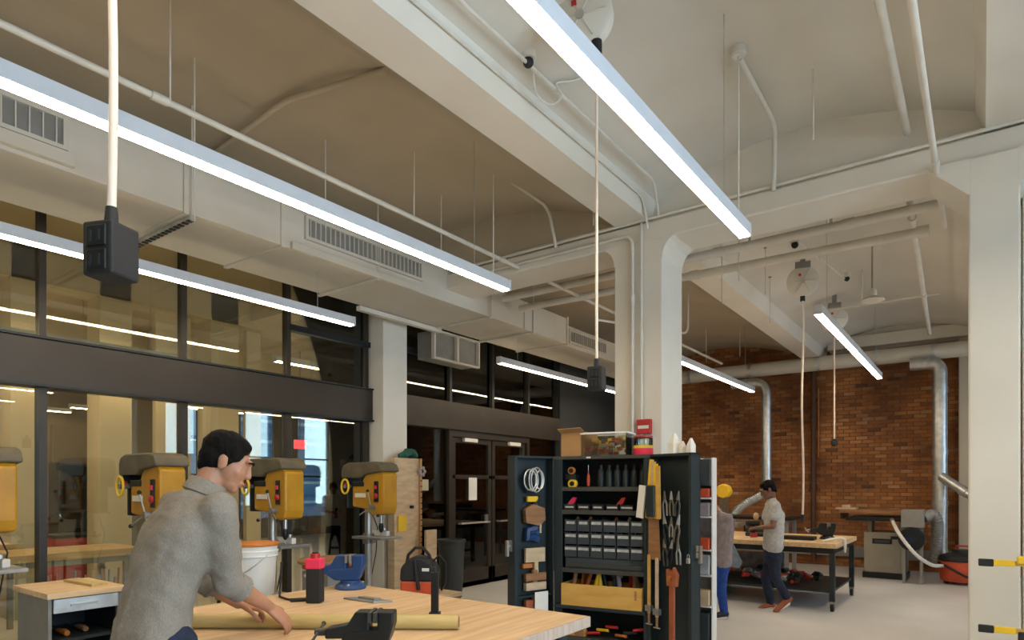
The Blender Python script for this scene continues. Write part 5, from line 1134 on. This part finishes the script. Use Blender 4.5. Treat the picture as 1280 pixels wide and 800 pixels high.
NS = 28; vs = []; hs = [.915+(1.585-.915)*k/40 for k in range(41)]
for h in hs: vs += [SP(h, 360*q/NS, 1+.025*math.sin(3*2*PI*q/NS+h*9)*(h < 1.3)) for q in range(NS)]
sh_m.add(vs, [(i_*NS+q, i_*NS+(q+1) % NS, (i_+1)*NS+(q+1) % NS, (i_+1)*NS+q) for i_ in range(40) for q in range(NS)]+[tuple(range(NS-1, -1, -1)), tuple(range(40*NS, 41*NS))])
for (h0, d0, h1, d1, r) in ((1.44, -22, 1.30, -62, .013), (1.40, -16, 1.22, -48, .012), (1.36, -14, 1.16, -32, .011), (1.12, -12, 1.03, -70, .012), (1.47, -35, 1.485, -90, .010), (1.485, -90, 1.47, -145, .010), (1.25, -75, 1.00, -95, .012), (1.22, -105, .96, -130, .012), (1.10, -30, .95, -45, .012)):
    sh_m.tube([SP(h0+(h1-h0)*k/8, d0+(d1-d0)*k/8, .985) for k in range(9)], [r*(.5+.5*math.sin(PI*(k+.6)/9)) for k in range(9)], 8)
sh_m.cap(lsh, rsh, .066)
for s_, e_ in ((rsh, rel), (lsh, lel)):
    sh_m.cap(s_, s_.lerp(e_, .5), .078, .072); sh_m.cap(s_.lerp(e_, .5), e_, .072, .066)
fr = rwr-rel; sh_m.cap(rel, rel+fr*.26, .066, .056); fl2 = lwr-lel; sh_m.cap(lel, lel+fl2*.30, .062, .052)
shirt = rm(sh_m.build('shirt', 'shirt_grey', man), .011, 7, .5, (.022, .085))
for e_, v_, t_ in ((rel, fr, .30), (lel, fl2, .34)):
    pr = []
    for q in range(3): pr += [(.052, -.014-.021*q), (.0605, -.016-.021*q), (.062, -.025-.021*q), (.058, -.034-.021*q)]
    MB().lathe(pr[::-1]+[(.046, -.014)], c=e_+v_*(t_+.06), n=24, mx=v_.to_track_quat('Z', 'Y').to_matrix()).build('rolled_cuff', 'shirt_grey', man)
ax = (hc-neckb).normalized(); cc = neckb+ax*.022
MB().lathe([(.078, -.035), (.088, -.03), (.076, .028), (.066, .030), (.062, -.02)], c=cc, n=24, mx=(ax*.8+Vector((0, 0, .4))).to_track_quat('Z', 'Y').to_matrix()).build('collar', 'shirt_grey', man)
# jeans and shoes
jn = MB(); hipj = hipc+Vector((0, 0, -.06))
for k in range(5): jn.cap(hipj+rgt*.085*(k/2-1), hipj+rgt*.085*(k/2-1)+Vector((0, 0, .05)), .118, .108, 12)
feet = []
for s in (-1, 1):
    hp = hipc+rgt*.095*s+Vector((0, 0, -.08)); kn = hp+Vector((0, 0, -.40))+(C2W(.02, .05, 0)); ft = Vector((kn.x, kn.y, .10))-Vector((0, 0, 0))-C2W(.03, .04, 0)
    jn.cap(hp, kn, .098, .072); jn.cap(kn, ft, .070, .058); feet.append(ft)
rm(jn.build('jeans', 'navy', man), .012, 6, .5, (.015, .07))
MB().lathe([(.0, 0), (.001, 0)], n=3) if False else None
for ft in feet:
    g = MB().cap(Vector((ft.x, ft.y, .055))-Vector((0, .04, 0)), Vector((ft.x, ft.y+.15, .045)), .05, .044); g.v = [(v[0], v[1], max(0.0, v[2])) for v in g.v]; g.build('shoe', 'black_rubber', man)

# --- background figures
def figure(root, label, hip, chest, neck, head, hfwd, sh_r, sh_l, el_r, el_l, wr_r, wr_l, knees, ankles, toes, skin, top_m, leg_m, sleeve=.55, shoe_m='red', k=.95, hair=True, long_top=0, sleeve_full=False):
    p = thing('person', label, 'person', root); V = lambda q: Vector(q)-root
    hip, chest, neck, head, sh_r, sh_l, el_r, el_l, wr_r, wr_l = [V(q) for q in (hip, chest, neck, head, sh_r, sh_l, el_r, el_l, wr_r, wr_l)]
    Bm = basis(Vector(hfwd), Vector((0, 0, 1))); b = MB(); head_geo(b, head, Bm, k); b.cap(neck, head+Bm @ Vector((0, -.03, -.04)), .052, .048); b.cap(chest, neck, .08, .055); b.cap(hip, chest, .09, .09)
    for s_, e_, w_ in ((sh_r, el_r, wr_r), (sh_l, el_l, wr_l)):
        b.cap(s_, e_, .042, .036); b.cap(e_, w_, .036, .024); d = (w_-e_).normalized(); hand_geo(b, w_, d+Vector((0, 0, .1)), Vector((0, 0, -1)) if abs(d.z) < .8 else Vector(hfwd), (chest-w_)-Vector((0, 0, 0)), .9, .9)
    bo = rm(b.build('body', skin, p), .007, 4, .45); face_parts(bo, head, Bm, k)
    h = MB(); hair_geo(h, head, Bm, k); rm(h.build('hair', 'hair', p), .009, 3, .4, (.014, .02))
    R = (sh_r-sh_l).normalized(); s = MB()
    for c0, c1, h0, h1, r0, r1 in ((hip+Vector((0, 0, .07-long_top)), hip.lerp(chest, .5), .085, .08, .116, .112), (hip.lerp(chest, .5), chest, .08, .095, .112, .112), (chest, chest.lerp(neck, .6), .085, .09, .105, .08)):
        for q in range(4): t_ = q/3*2-1; s.cap(c0+R*h0*t_, c1+R*h1*t_, r0, r1, 12)
    s.cap(sh_l, sh_r, .058); s.cap(chest, neck, .09, .060)
    for s_, e_, w_ in ((sh_r, el_r, wr_r), (sh_l, el_l, wr_l)):
        if sleeve_full: s.cap(s_, e_, .062, .05); s.cap(e_, e_.lerp(w_, .8), .05, .04)
        else: s.cap(s_, s_.lerp(e_, sleeve), .064, .062)
    rm(s.build('shirt', top_m, p), .012, 5, .5, (.02, .07))
    j = MB()
    for q in range(4): t_ = q/3*2-1; j.cap(hip+R*.065*t_+Vector((0, 0, -.08)), hip+R*.065*t_, .112, .104, 12)
    for sgn, kn, an in ((1, knees[0], ankles[0]), (-1, knees[1], ankles[1])): j.cap(hip+R*.08*sgn+Vector((0, 0, -.08)), V(kn), .088, .064); j.cap(V(kn), V(an), .062, .05)
    rm(j.build('trousers', leg_m, p), .012, 5, .5, (.015, .07))
    for an, to in zip(ankles, toes):
        a = V(an); t_ = V(to); g = MB().cap(a+(a-t_)*.15+Vector((0, 0, -.04)), t_, .045, .038); so = MB()
        zmin = .0; g.v = [(v[0], v[1], max(zmin, v[2])) for v in g.v]; sho = g.build('shoe', shoe_m, p)
        so.cap(a+Vector((0, 0, -.07)), t_+Vector((0, 0, -.018)), .038, .034); so.v = [(v[0], v[1], max(0, v[2])) for v in so.v]; so.build('sole', 'white_plastic', sho)
    return p
Z = 8.28
def Q(u, v, z=Z): return at(u+(5 if u < 915 else 0), v, z)
figure(C2W(.397*Z, Z, 0), 'person with dark hair in light grey T-shirt and navy jeans standing at the background workbench',
       Q(966, 689), Q(968, 645), Q(964, 623), Q(960, 613, 8.25), C2W(-.85, .12, 0)+Vector((0, 0, -.5)),
       Q(969, 632, 8.10), Q(963, 632, 8.45), Q(966, 658, 8.05), Q(953, 658, 8.5), Q(946, 660, 8.2), Q(941, 657, 8.45),
       [Q(969, 722, 8.15), Q(957, 723, 8.42)], [Q(984, 747, 8.15), Q(963, 753, 8.42)], [Q(970, 764, 8.15), Q(951, 761, 8.42)], 'skin_dark', 'tee_grey', 'navy', k=.93, shoe_m='wood_red')
Z2 = 7.8
figure(C2W((892-640)/800*Z2, Z2, 0), 'person in a mauve grey shirt and bright blue trousers bending behind the white rack',
       Q(893, 698, Z2), Q(896, 660, Z2), Q(892, 640, Z2), Q(880, 630, Z2), C2W(-.8, .1, 0)+Vector((0, 0, -.6)),
       Q(905, 648, 7.65), Q(889, 648, 7.95), Q(907, 675, 7.7), Q(880, 675, 7.95), Q(897, 695, 7.75), Q(870, 690, 7.9),
       [Q(896, 735, 7.72), Q(884, 735, 7.9)], [Q(900, 764, 7.74), Q(884, 762, 7.9)], [Q(890, 770, 7.7), Q(874, 768, 7.88)], 'skin', 'mauve', 'jean_blue', k=.93, long_top=.10, shoe_m='black_rubber', sleeve_full=True)
o = thing('denim_apron', 'light denim cloth hanging from the background bench beside the mauve shirt', 'cloth', (-2.80, 8.915, .58))
g = MB().prism([(-.05, .28), (.0, .30), (.16, -.02), (.12, -.10), (-.06, -.08)], -.012, .012); q = g.build('cloth', 'denim_light', o, bevel=.005); 
o = thing('drill_driver', 'power drill in the hands of the person in the grey T-shirt', 'power tool', Q(942, 656, 8.3), YAW)
MB().cyl((-.09, 0, .02), (.07, 0, .02), .032).build('motor_body', 'black_rubber', o); MB().box(-.02, .02, -.02, .02, -.10, .0).build('grip', 'black_rubber', o, bevel=.006); MB().box(-.04, .04, -.03, .03, -.16, -.10).build('battery', 'red', o, bevel=.005); MB().ell((.03, 0, .11), (.035, .035, .05)).build('cup', 'wood_light', o)
# light poles in the street bay: nothing further
